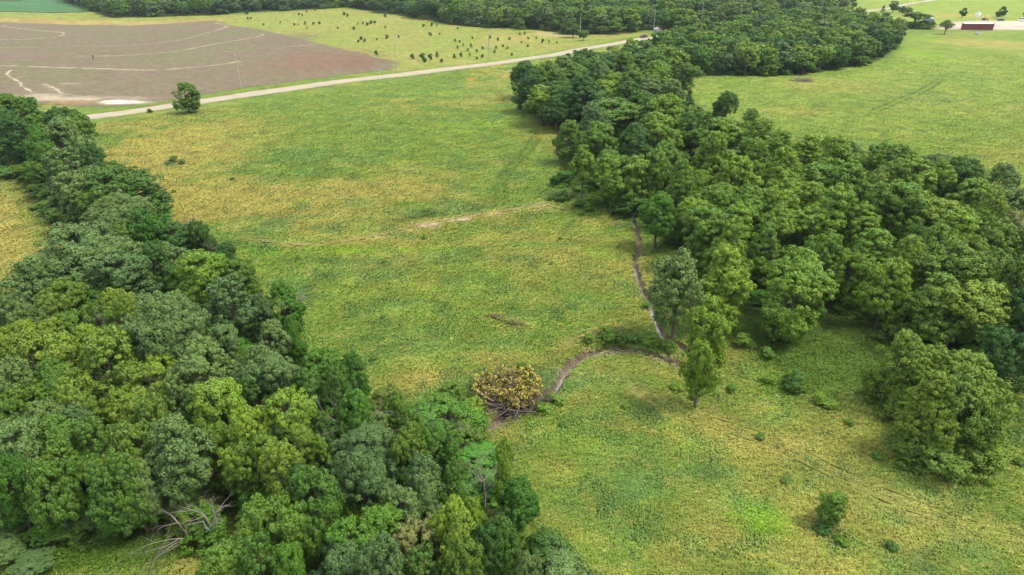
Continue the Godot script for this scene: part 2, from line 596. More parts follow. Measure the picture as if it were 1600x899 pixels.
const ZONES := {
	"west": [[20, 170, "at the road end of the hedgerow"], [85, 235, "in the hedgerow near the road"], [90, 285, "in the hedgerow beside the hay field"], [190, 290, "by the hedgerow's bulge into the pasture"], [125, 390, "around the wide feathery tree"], [310, 400, "near the bare grey trunks facing the pasture"], [40, 475, "at the frame edge below the hay field"], [130, 480, "just below the hay field corner"], [250, 505, "near the big feathery crown"], [420, 490, "by the bare grey shrub facing the pasture"], [60, 560, "at the frame edge mid wood"], [170, 570, "left of the lime crowns mid wood"], [320, 575, "right of the lime crowns mid wood"], [440, 570, "behind the wood's bright green point"], [530, 590, "on the wood's bright green point"], [60, 650, "above the corner clearing, deeper in"], [190, 650, "in the wood's dense middle"], [350, 650, "between wood middle and pasture"], [470, 655, "below the bright green point"], [620, 650, "behind the yellow brush pile"], [720, 640, "beside the yellow brush pile"], [60, 740, "along the corner clearing"], [190, 750, "left of the fallen bare tree"], [300, 740, "above the fallen bare tree"], [430, 720, "up and right of the fallen bare tree"], [570, 705, "around the grey-branched tree"], [680, 710, "above the standing dead tree"], [590, 780, "below the grey-branched tree"], [750, 800, "around the standing dead tree"], [410, 850, "beside the clearing at the frame bottom"], [560, 860, "at the frame bottom, mid wood"], [690, 860, "at the frame bottom below the dead tree"], [860, 870, "at the frame bottom beside the pasture"]],
	"east": [[900, 270, "by the upper creek bend"], [980, 280, "over the creek culvert shade"], [1070, 320, "on the grove's creek side"], [1060, 430, "beside the straight creek reach"], [1140, 390, "at the grove's pasture corner"], [1170, 270, "at the grove's upper end"], [1270, 240, "along the grove's far pasture edge"], [1390, 250, "midway on the grove's far edge"], [1510, 280, "at the grove's far edge near the frame"], [1570, 330, "at the frame edge by grey crowns"], [1250, 320, "in the grove's upper middle"], [1350, 300, "mid grove below the far edge"], [1430, 310, "in the grove's centre"], [1250, 420, "on the grove's open front"], [1350, 380, "behind the grove's open front"], [1450, 400, "in the grove's lower middle"], [1540, 400, "low in the grove near the frame"], [1480, 480, "above the lone clump of trees"], [1420, 560, "in the lone clump, upper side"], [1500, 640, "in the lone clump, lower side"], [1570, 530, "by the frame above the lone clump"], [1100, 550, "alone beside the lower creek"]],
	"bend": [[830, 130, "at the pasture tip of the creek wood"], [920, 100, "along the road side of the creek wood"], [920, 150, "on the pasture face of the creek wood"], [1000, 100, "behind the lone field tree"], [960, 190, "above the upper creek bend"], [1040, 160, "between creek wood and far pasture"], [1120, 190, "where creek wood meets the grove"], [1060, 70, "by the road below the hut"], [1150, 80, "in the middle of the creek wood"], [1150, 115, "on the far pasture face of the creek wood"], [1250, 60, "deep in the creek wood"], [1270, 105, "right along the far pasture face"], [1370, 60, "at the farmyard end of the creek wood"], [1300, 40, "near the far bend of the road"]],
	"far": [[120, 10, "at the corner of the blue-green crop"], [200, 20, "behind the ploughed field, left part"], [300, 20, "behind the ploughed field, right part"], [430, 15, "behind the upper shrubby pasture"], [560, 10, "at the notch in the far treeline"], [660, 20, "in the far treeline above the cedars"], [760, 30, "where the far treeline steps forward"], [860, 40, "behind the pale weedy patch"], [940, 45, "beside the pale weedy patch"], [1000, 40, "behind the car on the road"], [1080, 35, "behind the small hut"], [1180, 20, "behind the distant poles"], [1280, 10, "near the far bend of the road"]],
	"scrub": [[470, 25, "high in the shrubby pasture"], [480, 45, "beside the ploughed field's far edge"], [580, 40, "in the middle of the shrubby pasture"], [610, 65, "near the ploughed field's point"], [680, 92, "by the road past the second pole"], [700, 50, "in the shrubby pasture below the treeline"], [740, 75, "beside the third pole"], [790, 70, "between third pole and weedy patch"], [830, 60, "in the pale weedy patch"]],
	"grass": [[470, 400, "in the pasture below the terrace"], [670, 370, "by the bare terrace soil"], [870, 370, "in the pasture left of the creek"], [900, 330, "under the slender tree by the creek head"], [960, 330, "along the creek head"], [950, 530, "on the bank of the creek bend"], [1030, 560, "on the creek's outer bank"], [860, 620, "beside the yellow brush pile"], [1060, 610, "near the lone slender tree"], [1230, 610, "in the lush grass below the grove"], [1290, 800, "in the front pasture"], [1000, 720, "in the pasture's weedy middle"], [1500, 760, "right of the wheel ruts"], [270, 250, "in the golden pasture by the hedgerow"], [600, 440, "in the middle of the pasture"]],
}


func hand_out_labels() -> void:
	var by := {}
	for e in to_label:
		var best := ""
		var near := 1e9
		for z in ZONES[e[2]]:
			var d: float = (e[3] - Vector2(z[0], z[1])).length()
			if d < near:
				near = d
				best = z[2]
		var key: String = e[1] + " " + best
		if not by.has(key):
			by[key] = []
		by[key].append(e)
	var words := ["first", "second", "third", "fourth", "fifth", "sixth", "seventh", "eighth", "ninth", "tenth", "eleventh", "twelfth", "thirteenth", "fourteenth", "fifteenth", "sixteenth", "seventeenth", "eighteenth", "nineteenth", "twentieth"]
	for key in by:
		var l: Array = by[key]
		l.sort_custom(func(a, b): return a[3].x < b[3].x)
		for k in l.size():
			var tail := ""
			if l.size() > 1:
				tail = ", leftmost" if k == 0 else ", rightmost" if k == l.size() - 1 else ", %s from left" % (words[k] if k < 20 else "twenty-" + words[k - 20])
			l[k][0].set_meta("label", key + tail)


func scatter(poly: PackedVector2Array, gap: float, most := 4000) -> Array:
	var lo := Vector2(1e9, 1e9)
	var hi := -lo
	for p in poly:
		lo = lo.min(p); hi = hi.max(p)
	var out := []
	var z := hi.y
	while z > lo.y and out.size() < most:
		var x := lo.x + rng.randf() * gap
		while x < hi.x:
			var p := Vector2(x + rng.randf_range(-0.33, 0.33) * gap, z + rng.randf_range(-0.33, 0.33) * gap)
			if Geometry2D.is_point_in_polygon(p, poly):
				out.append(p)
			x += gap
		z -= gap
	return out


func many(called: String, m: Mesh, mat: Material, places: Array, tints: Array, label := "", category := "") -> MultiMeshInstance3D:
	var mm := MultiMesh.new()
	mm.transform_format = MultiMesh.TRANSFORM_3D
	mm.use_colors = true
	mm.mesh = m
	mm.instance_count = places.size()
	for k in places.size():
		mm.set_instance_transform(k, places[k])
		mm.set_instance_color(k, tints[k])
	var o := MultiMeshInstance3D.new()
	o.name = numbered(called)
	o.multimesh = mm
	o.material_override = mat
	o.set_meta("kind", "stuff")
	if label:
		o.set_meta("label", label)
		o.set_meta("category", category)
	add_child(o, true)
	return o


func tuft_mesh(seed_: int, blades: int, tall: float, wide: float, spread: float) -> ArrayMesh:
	rng.seed = seed_
	var b := Buf.new()
	for k in blades:
		var a := rng.randf() * TAU
		var r := sqrt(rng.randf()) * spread
		var p := Vector3(cos(a) * r, tall * rng.randf_range(0.25, 1.0) * (1.0 - 0.5 * r / spread), sin(a) * r)
		var nn := (Vector3.UP + unit() * 0.75 + Vector3(cos(a), 0, sin(a)) * 0.3).normalized()
		var f := rng.randf_range(0.87, 1.13)
		leaf(b, p, nn, (Vector3.UP + nn).normalized(), tall * rng.randf_range(0.8, 1.4), wide * rng.randf_range(0.7, 1.3), Color(f * rng.randf_range(0.95, 1.1), f, f * rng.randf_range(0.8, 1.1)))
	return b.mesh()


func weed_mesh(seed_: int, count: int, size: float) -> ArrayMesh:
	rng.seed = seed_
	var b := Buf.new()
	for k in count:
		var d := (unit() + Vector3(0, 0.7, 0)).normalized()
		var p := d * size * rng.randf_range(0.6, 1.0) * Vector3(1, 0.8, 1)
		p.y = absf(p.y)
		var nn := (d + unit() * 0.6).normalized()
		var f := rng.randf_range(0.87, 1.13)
		leaf(b, p, nn, (d + Vector3(0, 0.5, 0)).normalized(), size * 0.5, size * 0.3, Color(f, f, f))
	return b.mesh()


func branch(b: Buf, from: Vector3, dir: Vector3, long: float, r: float, depth: int, droop := 0.0) -> void:
	var pts := [from]
	var radii := [r]
	var p := from
	var d := dir
	for k in 3:
		d = (d + unit() * 0.25 + Vector3(0, -droop, 0)).normalized()
		p += d * long / 3.0
		pts.append(p)
		radii.append(r * (1.0 - 0.22 * (k + 1)))
	b.tube(pts, radii, 5 if r > 0.03 else 3)
	if depth == 0:
		return
	for k in 3:
		var o: Vector3 = pts[1 + k] if k < 2 else pts[3]
		branch(b, o, (d + unit() * 0.8).normalized(), long * rng.randf_range(0.5, 0.72), r * 0.45, depth - 1, droop)


# ------------------------------------------------------------------ the scene
func _ready() -> void:
	var cam := Camera3D.new()
	cam.name = "camera"
	cam.position = Vector3(0, EYE, 0)
	cam.rotation_degrees = Vector3(-PITCH, 0, 0)
	cam.fov = 2.0 * rad_to_deg(atan(449.5 / FOCAL))
	cam.near = 0.5
	cam.far = 9000.0
	cam.current = true
	add_child(cam)

	var env := Environment.new()
	var sky := Sky.new()
	var air := ProceduralSkyMaterial.new()
	air.sky_top_color = Color(0.97, 0.98, 1.0)
	air.sky_horizon_color = Color(0.66, 0.69, 0.73)
	air.ground_bottom_color = Color(0.25, 0.28, 0.18)
	air.ground_horizon_color = Color(0.6, 0.62, 0.6)
	air.sky_curve = 0.35
	air.sky_energy_multiplier = 0.78
	sky.sky_material = air
	env.background_mode = Environment.BG_SKY
	env.sky = sky
	env.tonemap_mode = Environment.TONE_MAPPER_LINEAR
	env.tonemap_exposure = 4.85
	env.sdfgi_enabled = true
	env.ssao_enabled = true
	env.ssil_enabled = true
	env.fog_enabled = true
	env.fog_light_color = Color(0.80, 0.86, 0.92)
	env.fog_density = 0.00006
	var we := WorldEnvironment.new()
	we.name = "surroundings"
	we.environment = env
	add_child(we)

	var sun := DirectionalLight3D.new()
	sun.name = "sun"
	sun.light_energy = 0.5
	sun.light_color = Color(1.0, 0.96, 0.88)
	sun.light_angular_distance = 16.0
	sun.shadow_enabled = true
	sun.rotation_degrees = Vector3(-58, 82, 0)
	add_child(sun)

	for e in [[n_roll, 0.012, 2, 3], [n_big, 0.017, 3, 11], [n_mid, 0.075, 3, 5], [n_fine, 0.35, 2, 8]]:
		var n: FastNoiseLite = e[0]
		n.noise_type = FastNoiseLite.TYPE_SIMPLEX_SMOOTH
		n.frequency = e[1]
		n.fractal_octaves = e[2]
		n.seed = e[3]
	rng.seed = 7
	lay_land()
	grow_trees()
	grow_grass()
	put_things()
	hand_out_labels()


func lay_land() -> void:
	creek = smooth_line(line_of([1012, 300, 996, 318, 990, 335, 993, 352, 998, 370, 996, 395, 992, 412, 998, 432, 1006, 455, 1019, 472, 1021, 488, 1028, 503, 1035, 518, 1050, 530, 1075, 545, 1085, 562, 1060, 566, 1040, 557, 1010, 547, 980, 540, 960, 539, 938, 543, 912, 551, 894, 562, 880, 578, 870, 598, 858, 608, 840, 610, 822, 604, 806, 608, 800, 630, 785, 650, 765, 661, 735, 668, 700, 672, 670, 690]), 1.2)
	creek_box = Rect2(creek[0], Vector2.ZERO)
	for p in creek:
		creek_box = creek_box.expand(p)
	creek_box = creek_box.grow(6.5)
	terrace = smooth_line(line_of([380, 372, 430, 379, 490, 384, 560, 375, 600, 367, 660, 352, 720, 343, 780, 334, 850, 324]), 3.0)
	terrace_box = Rect2(terrace[0], Vector2.ZERO)
	for p in terrace:
		terrace_box = terrace_box.expand(p)
	terrace_box = terrace_box.grow(6.0)
	banks = [smooth_line(line_of([872, 548, 890, 534, 930, 519, 970, 514]), 2.0), smooth_line(line_of([884, 556, 902, 540, 935, 528, 975, 522]), 2.0), smooth_line(line_of([752, 498, 780, 499, 818, 511]), 2.0), smooth_line(line_of([625, 344, 650, 339, 676, 334]), 3.0)]
	bank_box = Rect2(banks[0][0], Vector2.ZERO)
	for l in banks:
		for p in l:
			bank_box = bank_box.expand(p)
	bank_box = bank_box.grow(1.5)
	road = smooth_line(line_of([-60, 216, 95, 191, 200, 177, 300, 161, 400, 146, 500, 132, 600, 120.5, 700, 108.5, 800, 95.5, 870, 85, 930, 73, 1000, 62, 1030, 58, 1305, 24, 1340, 20, 1380, 14, 1450, 1, 1490, -6]), 2.5)

	fill_map()
	# --- broad patches of the main pasture
	for e in [[330, 215, 150, 45, TAN, 0.85], [250, 240, 110, 50, TAN, 0.95], [330, 310, 160, 45, TAN, 0.95], [560, 300, 220, 22, TAN, 0.8], [470, 340, 120, 25, TAN, 0.6], [200, 200, 90, 14, TAN, 0.6], [255, 265, 150, 60, TAN, 0.7], [400, 320, 120, 26, TAN, 0.6],
			[560, 200, 260, 45, GREEN, 0.6], [520, 245, 130, 22, BLUISH, 0.6], [640, 240, 160, 30, GREEN, 0.6], [420, 285, 40, 10, BLUISH, 0.6], [268, 258, 20, 7, BLUISH, 0.9], [430, 350, 50, 16, BLUISH, 0.75], [520, 355, 40, 12, BLUISH, 0.6], [650, 335, 60, 10, BLUISH, 0.7], [560, 315, 40, 10, BLUISH, 0.5], [720, 320, 60, 10, BLUISH, 0.5],
			[440, 395, 90, 9, LIME, 0.5], [520, 390, 60, 6, LIME, 0.6], [600, 390, 60, 10, LIME, 0.35], [740, 195, 70, 8, LIME, 0.45], [720, 205, 30, 6, LIME, 0.5], [690, 145, 40, 5, LIME, 0.3], [930, 395, 40, 14, LIME, 0.4], [900, 350, 60, 14, GREEN, 0.4],
			[700, 430, 240, 50, GREEN, 0.5], [560, 420, 120, 30, BLUISH, 0.35], [700, 400, 100, 14, BLUISH, 0.4], [640, 545, 80, 22, BLUISH, 0.5], [760, 520, 120, 20, GREEN, 0.5], [820, 405, 50, 12, BLUISH, 0.4], [560, 520, 60, 24, BLUISH, 0.3],
			[940, 350, 50, 12, TAN, 0.45], [860, 375, 40, 8, TAN, 0.4], [930, 440, 40, 20, TAN, 0.45], [1000, 400, 20, 60, TAN, 0.3], [770, 560, 60, 16, TAN, 0.6], [690, 590, 70, 26, TAN, 0.65], [620, 600, 50, 20, TAN, 0.5], [850, 560, 40, 16, TAN, 0.45], [980, 580, 100, 24, TAN, 0.3], [930, 620, 60, 24, TAN, 0.35], [1030, 660, 150, 30, TAN, 0.2],
			[1180, 690, 140, 40, TAN, 0.22], [800, 680, 60, 30, TAN, 0.35], [860, 740, 60, 40, TAN, 0.28], [960, 640, 100, 18, BLUISH, 0.35], [1000, 730, 80, 50, BLUISH, 0.45], [900, 790, 80, 30, BLUISH, 0.3], [1190, 820, 55, 48, LIME, 1.0], [1170, 790, 60, 20, BLUISH, 0.5], [1400, 800, 120, 30, BLUISH, 0.4], [1520, 850, 90, 40, BLUISH, 0.45], [1450, 770, 60, 14, BLUISH, 0.5], [1330, 700, 90, 24, TAN, 0.25], [1260, 690, 80, 20, TAN, 0.22], [1080, 860, 90, 30, TAN, 0.25], [1130, 840, 40, 30, TAN, 0.3], [1420, 860, 80, 30, TAN, 0.3], [1560, 720, 60, 30, BLUISH, 0.3],
			[800, 120, 30, 6, WHEAT, 0.5], [735, 122, 7, 2.4, Color(0.75, 0.16, 0.05), 0.9], [790, 150, 60, 6, TAN, 0.4], [760, 132, 60, 8, TAN, 0.4]]:
		blot_px(e[0], e[1], e[2], e[3], e[4], e[5])
	# --- lush shaded grass below the grove, and the corner clearing
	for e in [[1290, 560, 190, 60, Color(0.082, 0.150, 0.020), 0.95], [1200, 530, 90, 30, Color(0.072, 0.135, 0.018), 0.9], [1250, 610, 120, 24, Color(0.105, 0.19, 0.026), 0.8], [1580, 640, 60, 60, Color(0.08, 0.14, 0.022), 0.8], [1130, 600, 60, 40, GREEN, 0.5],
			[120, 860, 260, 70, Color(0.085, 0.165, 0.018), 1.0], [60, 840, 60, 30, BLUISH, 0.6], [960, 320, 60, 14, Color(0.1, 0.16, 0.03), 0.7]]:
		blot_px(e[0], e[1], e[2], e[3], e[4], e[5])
	# --- terrace soil, wheel tracks, old ridges
	stroke(wear(smooth_line(terrace, 0.4)), 1.5, WHEAT, 0.3, 0.6)
	blot_px(600, 372, 70, 4, WHEAT, 0.6); blot_px(540, 381, 60, 4, WHEAT, 0.5); blot_px(820, 331, 60, 3, WHEAT, 0.6)
	blot_px(560, 388, 190, 7, LIME, 0.55); blot_px(700, 330, 110, 8, BLUISH * 0.85, 0.7); blot_px(640, 362, 90, 5, TAN, 0.5)
	blot_px(672, 352, 22, 4, SAND, 0.9); blot_px(720, 344, 34, 3, SAND, 0.5); blot_px(770, 336, 20, 2.5, SAND, 0.6); blot_px(845, 326, 16, 3, SAND, 0.6); blot_px(440, 381, 40, 2.5, WHEAT, 0.6)
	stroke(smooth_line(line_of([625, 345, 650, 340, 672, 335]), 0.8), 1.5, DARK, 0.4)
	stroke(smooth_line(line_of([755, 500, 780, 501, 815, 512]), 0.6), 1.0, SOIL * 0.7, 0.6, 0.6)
	stroke(smooth_line(line_of([872, 548, 890, 535, 930, 520, 968, 514]), 0.6), 1.0, WHEAT, 0.4)
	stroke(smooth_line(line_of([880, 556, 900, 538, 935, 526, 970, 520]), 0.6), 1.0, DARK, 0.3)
	for off in [-4.5, 4.5]:
		stroke(wear(smooth_line(line_of([785 + off, 322, 784 + off, 285, 798 + off, 262, 822 + off, 236, 838 + off * 0.8, 212]), 0.4)), 0.7, GREEN * 0.7, 0.3)
		stroke(wear(smooth_line(line_of([980 + off, 604 + off, 1060, 640 + off * 2, 1130, 664 + off * 2, 1200, 688 + off * 2, 1300, 735 + off * 2, 1400, 780 + off * 2, 1500, 818 + off * 2.4, 1620, 862 + off * 2.6]), 0.35)), 1.0, WHEAT, 0.25, 0.3)
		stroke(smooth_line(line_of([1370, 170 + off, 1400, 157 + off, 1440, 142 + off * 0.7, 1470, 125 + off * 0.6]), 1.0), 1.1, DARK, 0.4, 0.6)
		stroke(smooth_line(line_of([1480, 105 + off, 1520, 85 + off, 1600, 66 + off * 0.6]), 1.0), 1.2, GREEN, 0.5, 0.6)
	# --- the pasture east of the grove
	var east := line_of([1060, 140, 1090, 119, 1200, 121, 1320, 107, 1390, 95, 1412, 62, 1440, 52, 1720, 40, 1900, 300, 1620, 300, 1480, 240, 1350, 215, 1180, 205])
	fill_poly(east, GREEN * 1.12, FAR_GREEN, 0.85)
	for e in [[1300, 135, 120, 14, TAN, 0.35], [1450, 150, 80, 14, BLUISH, 0.35], [1400, 75, 40, 10, LIME, 0.5], [1455, 62, 18, 12, LIME, 0.9], [1448, 85, 24, 9, LIME, 0.9], [1420, 105, 40, 5, LIME, 0.35], [1540, 68, 100, 10, WHEAT, 0.55], [1300, 165, 100, 14, GREEN, 0.5], [1540, 200, 80, 30, GREEN, 0.4], [1240, 172, 60, 8, TAN, 0.5], [1560, 240, 60, 14, TAN, 0.4], [1500, 120, 60, 10, BLUISH, 0.35], [1110, 150, 50, 12, LIME, 0.4], [1370, 250, 40, 10, TAN, 0.4]]:
		blot_px(e[0], e[1], e[2], e[3], e[4], e[5])
	# --- north of the road
	fill_poly(line_of([-200, 60, -200, 18, 140, 17, 330, 25, 560, 12, 830, 46, 940, 52, 1010, 52, 900, 76, 760, 98, 640, 112, 560, 112, 350, 36, 130, 42]), FAR_GREEN, Color(0.30, 0.30, 0.085), 0.9, 0.8)
	fill_poly(line_of([-200, 38, -200, 28, 60, 31, 200, 33, 345, 30, 350, 36, 200, 41, 60, 38]), WHEAT, Color(0.36, 0.24, 0.11), 0.85)
	blot_px(880, 53, 60, 6, Color(0.46, 0.40, 0.20), 0.75); blot_px(940, 50, 30, 4, Color(0.5, 0.42, 0.22), 0.6); blot_px(800, 60, 60, 8, WHEAT, 0.4); blot_px(640, 30, 90, 5, WHEAT, 0.35)
	fill_poly(line_of([1290, 27, 1310, -5, 1900, -12, 1900, 30, 1500, 34, 1420, 44, 1350, 36]), FAR_GREEN * 1.1, LIME.lerp(FAR_GREEN, 0.5) * 1.1, 0.95, 0.8)
	blot_px(1480, 24, 110, 5, WHEAT, 0.5); blot_px(1370, 23, 50, 3, Color(0.1, 0.18, 0.03), 0.5); blot_px(1385, 37, 20, 3, SOIL, 0.6)
	# --- the ploughed field and the crop field
	var streaks := []
	var plough := line_of([-260, 36, 0, 35, 130, 39, 200, 41, 335, 33, 352, 38, 400, 45, 520, 73, 622, 99, 612, 110, 560, 115, 500, 123, 440, 131, 380, 139, 320, 148, 262, 158, 235, 166, 150, 169, 60, 164, -60, 158, -260, 150])
	fill_poly(plough, PLOUGH, SPROUT, 1.0, 1.5)
	for e in [[500, 95, 110, 24, Color(0.225, 0.15, 0.105), 0.8], [560, 100, 60, 14, Color(0.20, 0.12, 0.08), 0.5], [450, 62, 60, 14, PLOUGH * 0.92, 0.6], [80, 140, 150, 16, PLOUGH, 0.5], [250, 55, 130, 8, SPROUT, 0.7], [60, 54, 60, 6, SPROUT, 0.6], [230, 90, 140, 9, SPROUT, 0.6], [215, 125, 80, 8, SPROUT, 0.5], [40, 125, 60, 6, SPROUT, 0.5]]:
		blot_px(e[0], e[1], e[2], e[3], e[4], e[5])
	for e in [[[0, 40, 20, 43, 60, 47, 92, 51, 100, 54, 92, 58, 70, 60, 20, 62, -60, 61], 0.8, 1.6], [[-40, 75, 30, 74, 100, 73, 150, 72, 220, 70, 260, 66, 300, 58, 335, 47], 0.45, 1.2], [[335, 36, 345, 38, 354, 41, 348, 44, 334, 47], 0.85, 1.6], [[115, 88, 160, 87, 220, 84, 280, 80, 340, 70, 400, 58, 412, 53], 0.7, 1.5], [[-20, 89, 30, 89, 70, 88], 0.5, 1.2], [[-60, 106, 30, 105, 100, 106, 160, 107, 230, 108, 300, 105, 345, 101, 375, 95], 0.95, 1.9], [[425, 77, 450, 75, 480, 71, 505, 69], 0.6, 1.4], [[18, 110, 11, 118, 22, 124, 32, 130, 33, 134, 50, 144], 0.8, 1.3], [[65, 130, 85, 138, 100, 147, 140, 152], 0.6, 2.4], [[155, 98, 175, 104, 215, 118, 240, 128], 0.3, 1.2], [[410, 74, 440, 70, 480, 62], 0.2, 1.0]]:
		stroke(smooth_line(line_of(e[0]), 1.0), e[2], Color(0.42, 0.36, 0.28), e[1] * 0.45, 0.9)
		if e[1] > 0.44:
			streaks.append([e[0], 0.15 + 0.3 * e[2] * e[1], 0.0, Color(0.34, 0.30, 0.235)])
	for e in [[[190, 70, 240, 62, 290, 54, 330, 47], 0.5], [[455, 75, 480, 82, 520, 87, 580, 91, 612, 96], 0.7], [[300, 40, 340, 34, 352, 36], 0.6], [[375, 95, 410, 82, 430, 76], 0.35]]:
		stroke(smooth_line(line_of(e[0]), 1.0), 1.6, Color(0.15, 0.10, 0.07), e[1], 0.5)
	for e in [[180, 161, 46, 3.6, Color(1.0, 0.95, 0.86), 1.0], [110, 155, 70, 6, Color(0.5, 0.42, 0.33), 0.8], [120, 162, 60, 4, Color(0.34, 0.20, 0.10), 0.8], [60, 150, 50, 5, Color(0.52, 0.45, 0.36), 0.6], [200, 154, 60, 4, Color(0.4, 0.33, 0.27), 0.6], [110, 129, 20, 2, Color(0.5, 0.45, 0.36), 0.5], [225, 161, 20, 2, Color(0.6, 0.54, 0.45), 0.7]]:
		blot_px(e[0], e[1], e[2], e[3], e[4], e[5])
	var crop := line_of([-260, 19, 0, 19, 100, 19.5, 136, 18.5, 120, 11, 100, 3, 84, -4, -260, -6])
	fill_poly(crop, Color(0.062, 0.17, 0.072), Color(0.085, 0.21, 0.085), 1.0)
	# --- verge of the road
	for off in [[5.0, Color(0.16, 0.20, 0.035), 3.0, 0.8], [7.5, LIME, 3.0, 0.45], [-4.4, Color(0.12, 0.17, 0.035), 2.2, 0.75]]:
		var side := PackedVector2Array()
		for k in road.size():
			var d := (road[mini(k + 1, road.size() - 1)] - road[maxi(k - 1, 0)]).normalized()
			side.append(road[k] + Vector2(d.y, -d.x) * float(off[0]))
		stroke(side, off[2], off[1], off[3], 0.3)
	# --- hay field behind the hedgerow
	fill_poly(line_of([-260, 240, 0, 262, 40, 300, 90, 350, 140, 385, 90, 425, 60, 450, -30, 470, -400, 470]), WHEAT, TAN, 0.85)
	stroke(smooth_line(line_of([0, 255, 40, 300, 75, 345, 90, 375]), 1.5), 5.0, GREEN, 0.6, 0.4)
	stroke(smooth_line(line_of([20, 270, 60, 315, 120, 370]), 1.5), 2.5, SOIL, 0.35, 0.6)
	blot_px(30, 420, 50, 20, GREEN.lerp(TAN, 0.3), 0.7)
	# --- woodland floor
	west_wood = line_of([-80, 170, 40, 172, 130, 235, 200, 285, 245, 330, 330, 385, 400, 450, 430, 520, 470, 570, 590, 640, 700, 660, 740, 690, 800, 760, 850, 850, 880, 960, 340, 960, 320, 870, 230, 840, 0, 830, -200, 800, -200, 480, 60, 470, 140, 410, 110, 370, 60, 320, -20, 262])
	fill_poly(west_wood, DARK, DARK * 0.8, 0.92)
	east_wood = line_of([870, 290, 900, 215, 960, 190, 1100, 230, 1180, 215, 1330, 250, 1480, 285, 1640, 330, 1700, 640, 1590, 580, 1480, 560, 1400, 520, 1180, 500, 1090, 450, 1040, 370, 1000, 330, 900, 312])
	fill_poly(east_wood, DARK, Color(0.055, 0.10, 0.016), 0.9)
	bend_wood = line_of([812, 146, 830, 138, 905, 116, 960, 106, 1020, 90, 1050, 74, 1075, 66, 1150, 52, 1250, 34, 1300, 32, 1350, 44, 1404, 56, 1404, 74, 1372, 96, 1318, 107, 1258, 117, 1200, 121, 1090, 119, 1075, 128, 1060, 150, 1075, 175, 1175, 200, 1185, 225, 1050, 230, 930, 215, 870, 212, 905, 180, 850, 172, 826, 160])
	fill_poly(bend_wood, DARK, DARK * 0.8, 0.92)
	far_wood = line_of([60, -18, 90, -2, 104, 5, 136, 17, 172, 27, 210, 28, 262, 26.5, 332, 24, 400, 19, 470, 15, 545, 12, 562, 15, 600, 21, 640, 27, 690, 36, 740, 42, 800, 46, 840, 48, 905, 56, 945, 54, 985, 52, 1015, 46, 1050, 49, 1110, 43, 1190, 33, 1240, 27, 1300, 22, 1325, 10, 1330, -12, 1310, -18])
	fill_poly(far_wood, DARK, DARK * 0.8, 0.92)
	# --- farmyard and creek mud
	fill_poly(line_of([1462, 46, 1480, 36, 1505, 33, 1760, 32, 1760, 47, 1600, 47.5, 1500, 46]), Color(0.50, 0.44, 0.38), Color(0.60, 0.55, 0.48), 0.95)
	stroke(smooth_line(line_of([1546, 46, 1600, 47, 1660, 47]), 1.2), 2.5, Color(0.30, 0.19, 0.10), 0.7, 0.4)
	for e in [[880, 578, 10, 14, Color(0.46, 0.38, 0.30), 0.8], [840, 606, 18, 5, Color(0.42, 0.28, 0.20), 0.9], [940, 545, 40, 3, Color(0.45, 0.34, 0.24), 0.7], [1035, 555, 20, 4, Color(0.42, 0.31, 0.22), 0.7], [785, 648, 34, 14, Color(0.16, 0.12, 0.10), 0.9], [790, 600, 50, 30, Color(0.20, 0.15, 0.10), 0.8]]:
		blot_px(e[0], e[1], e[2], e[3], e[4], e[5], 0.25)

	# --- the ground itself, one sheet to the horizon
	var xs := PackedFloat32Array()
	var x := -4000.0
	while x <= 4000.0:
		xs.append(x)
		x += 400.0 if absf(x + 1.0) > 600.0 else 40.0 if absf(x + 0.5) > 420.0 and x + 40.0 < 5000.0 else 3.0 if x < -170.0 or x >= 170.0 else 0.3 if x >= -6.0 and x < 25.0 else 1.0
	var zs := PackedFloat32Array()
	var z := 400.0
	while z >= -6000.0:
		zs.append(z)
		z -= 40.0 if z > -20.0 else 0.55 if z > -48.0 else 0.4 if z > -110.0 else 1.0 if z > -200.0 else 2.0 if z > -420.0 else 4.0 if z > -700.0 else 300.0
	var b := Buf.new()
	var w := xs.size()
	b.v.resize(w * zs.size()); b.n.resize(w * zs.size()); b.c.resize(w * zs.size())
	for iz in zs.size():
		for ix in w:
			var px := xs[ix]
			var pz := zs[iz]
			var k := iz * w + ix
			var f := 1.0 + 0.30 * n_fine.get_noise_2d(px, pz * 1.3) + 0.18 * n_fine.get_noise_2d(px * 3.1 + 50, pz * 3.1)
			if pz < -200.0:
				f *= 1.0 + 0.16 * n_mid.get_noise_2d(px * 1.1, pz * 1.6) + 0.10 * n_fine.get_noise_2d(px * 0.6, pz * 0.5)
			var y := height(px, pz) + 0.10 * n_fine.get_noise_2d(px * 1.2, pz * 1.2)
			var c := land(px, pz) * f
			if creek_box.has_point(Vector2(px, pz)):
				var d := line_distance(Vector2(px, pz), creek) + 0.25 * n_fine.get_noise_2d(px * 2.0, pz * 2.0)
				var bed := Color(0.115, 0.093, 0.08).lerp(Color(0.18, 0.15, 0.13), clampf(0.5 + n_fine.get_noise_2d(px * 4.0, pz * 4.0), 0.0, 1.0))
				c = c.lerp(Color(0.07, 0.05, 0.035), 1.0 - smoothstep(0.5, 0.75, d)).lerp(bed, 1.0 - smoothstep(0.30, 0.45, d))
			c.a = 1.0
			b.v[k] = Vector3(px, y, pz); b.c[k] = c
	for iz in zs.size():
		for ix in w:
			var k := iz * w + ix
			var l := b.v[iz * w + maxi(ix - 1, 0)]
			var r := b.v[iz * w + mini(ix + 1, w - 1)]
			var f := b.v[maxi(iz - 1, 0) * w + ix]
			var g := b.v[mini(iz + 1, zs.size() - 1) * w + ix]
			b.n[k] = (f - g).cross(r - l).normalized()
	var idx := PackedInt32Array()
	idx.resize((w - 1) * (zs.size() - 1) * 6)
	var q := 0
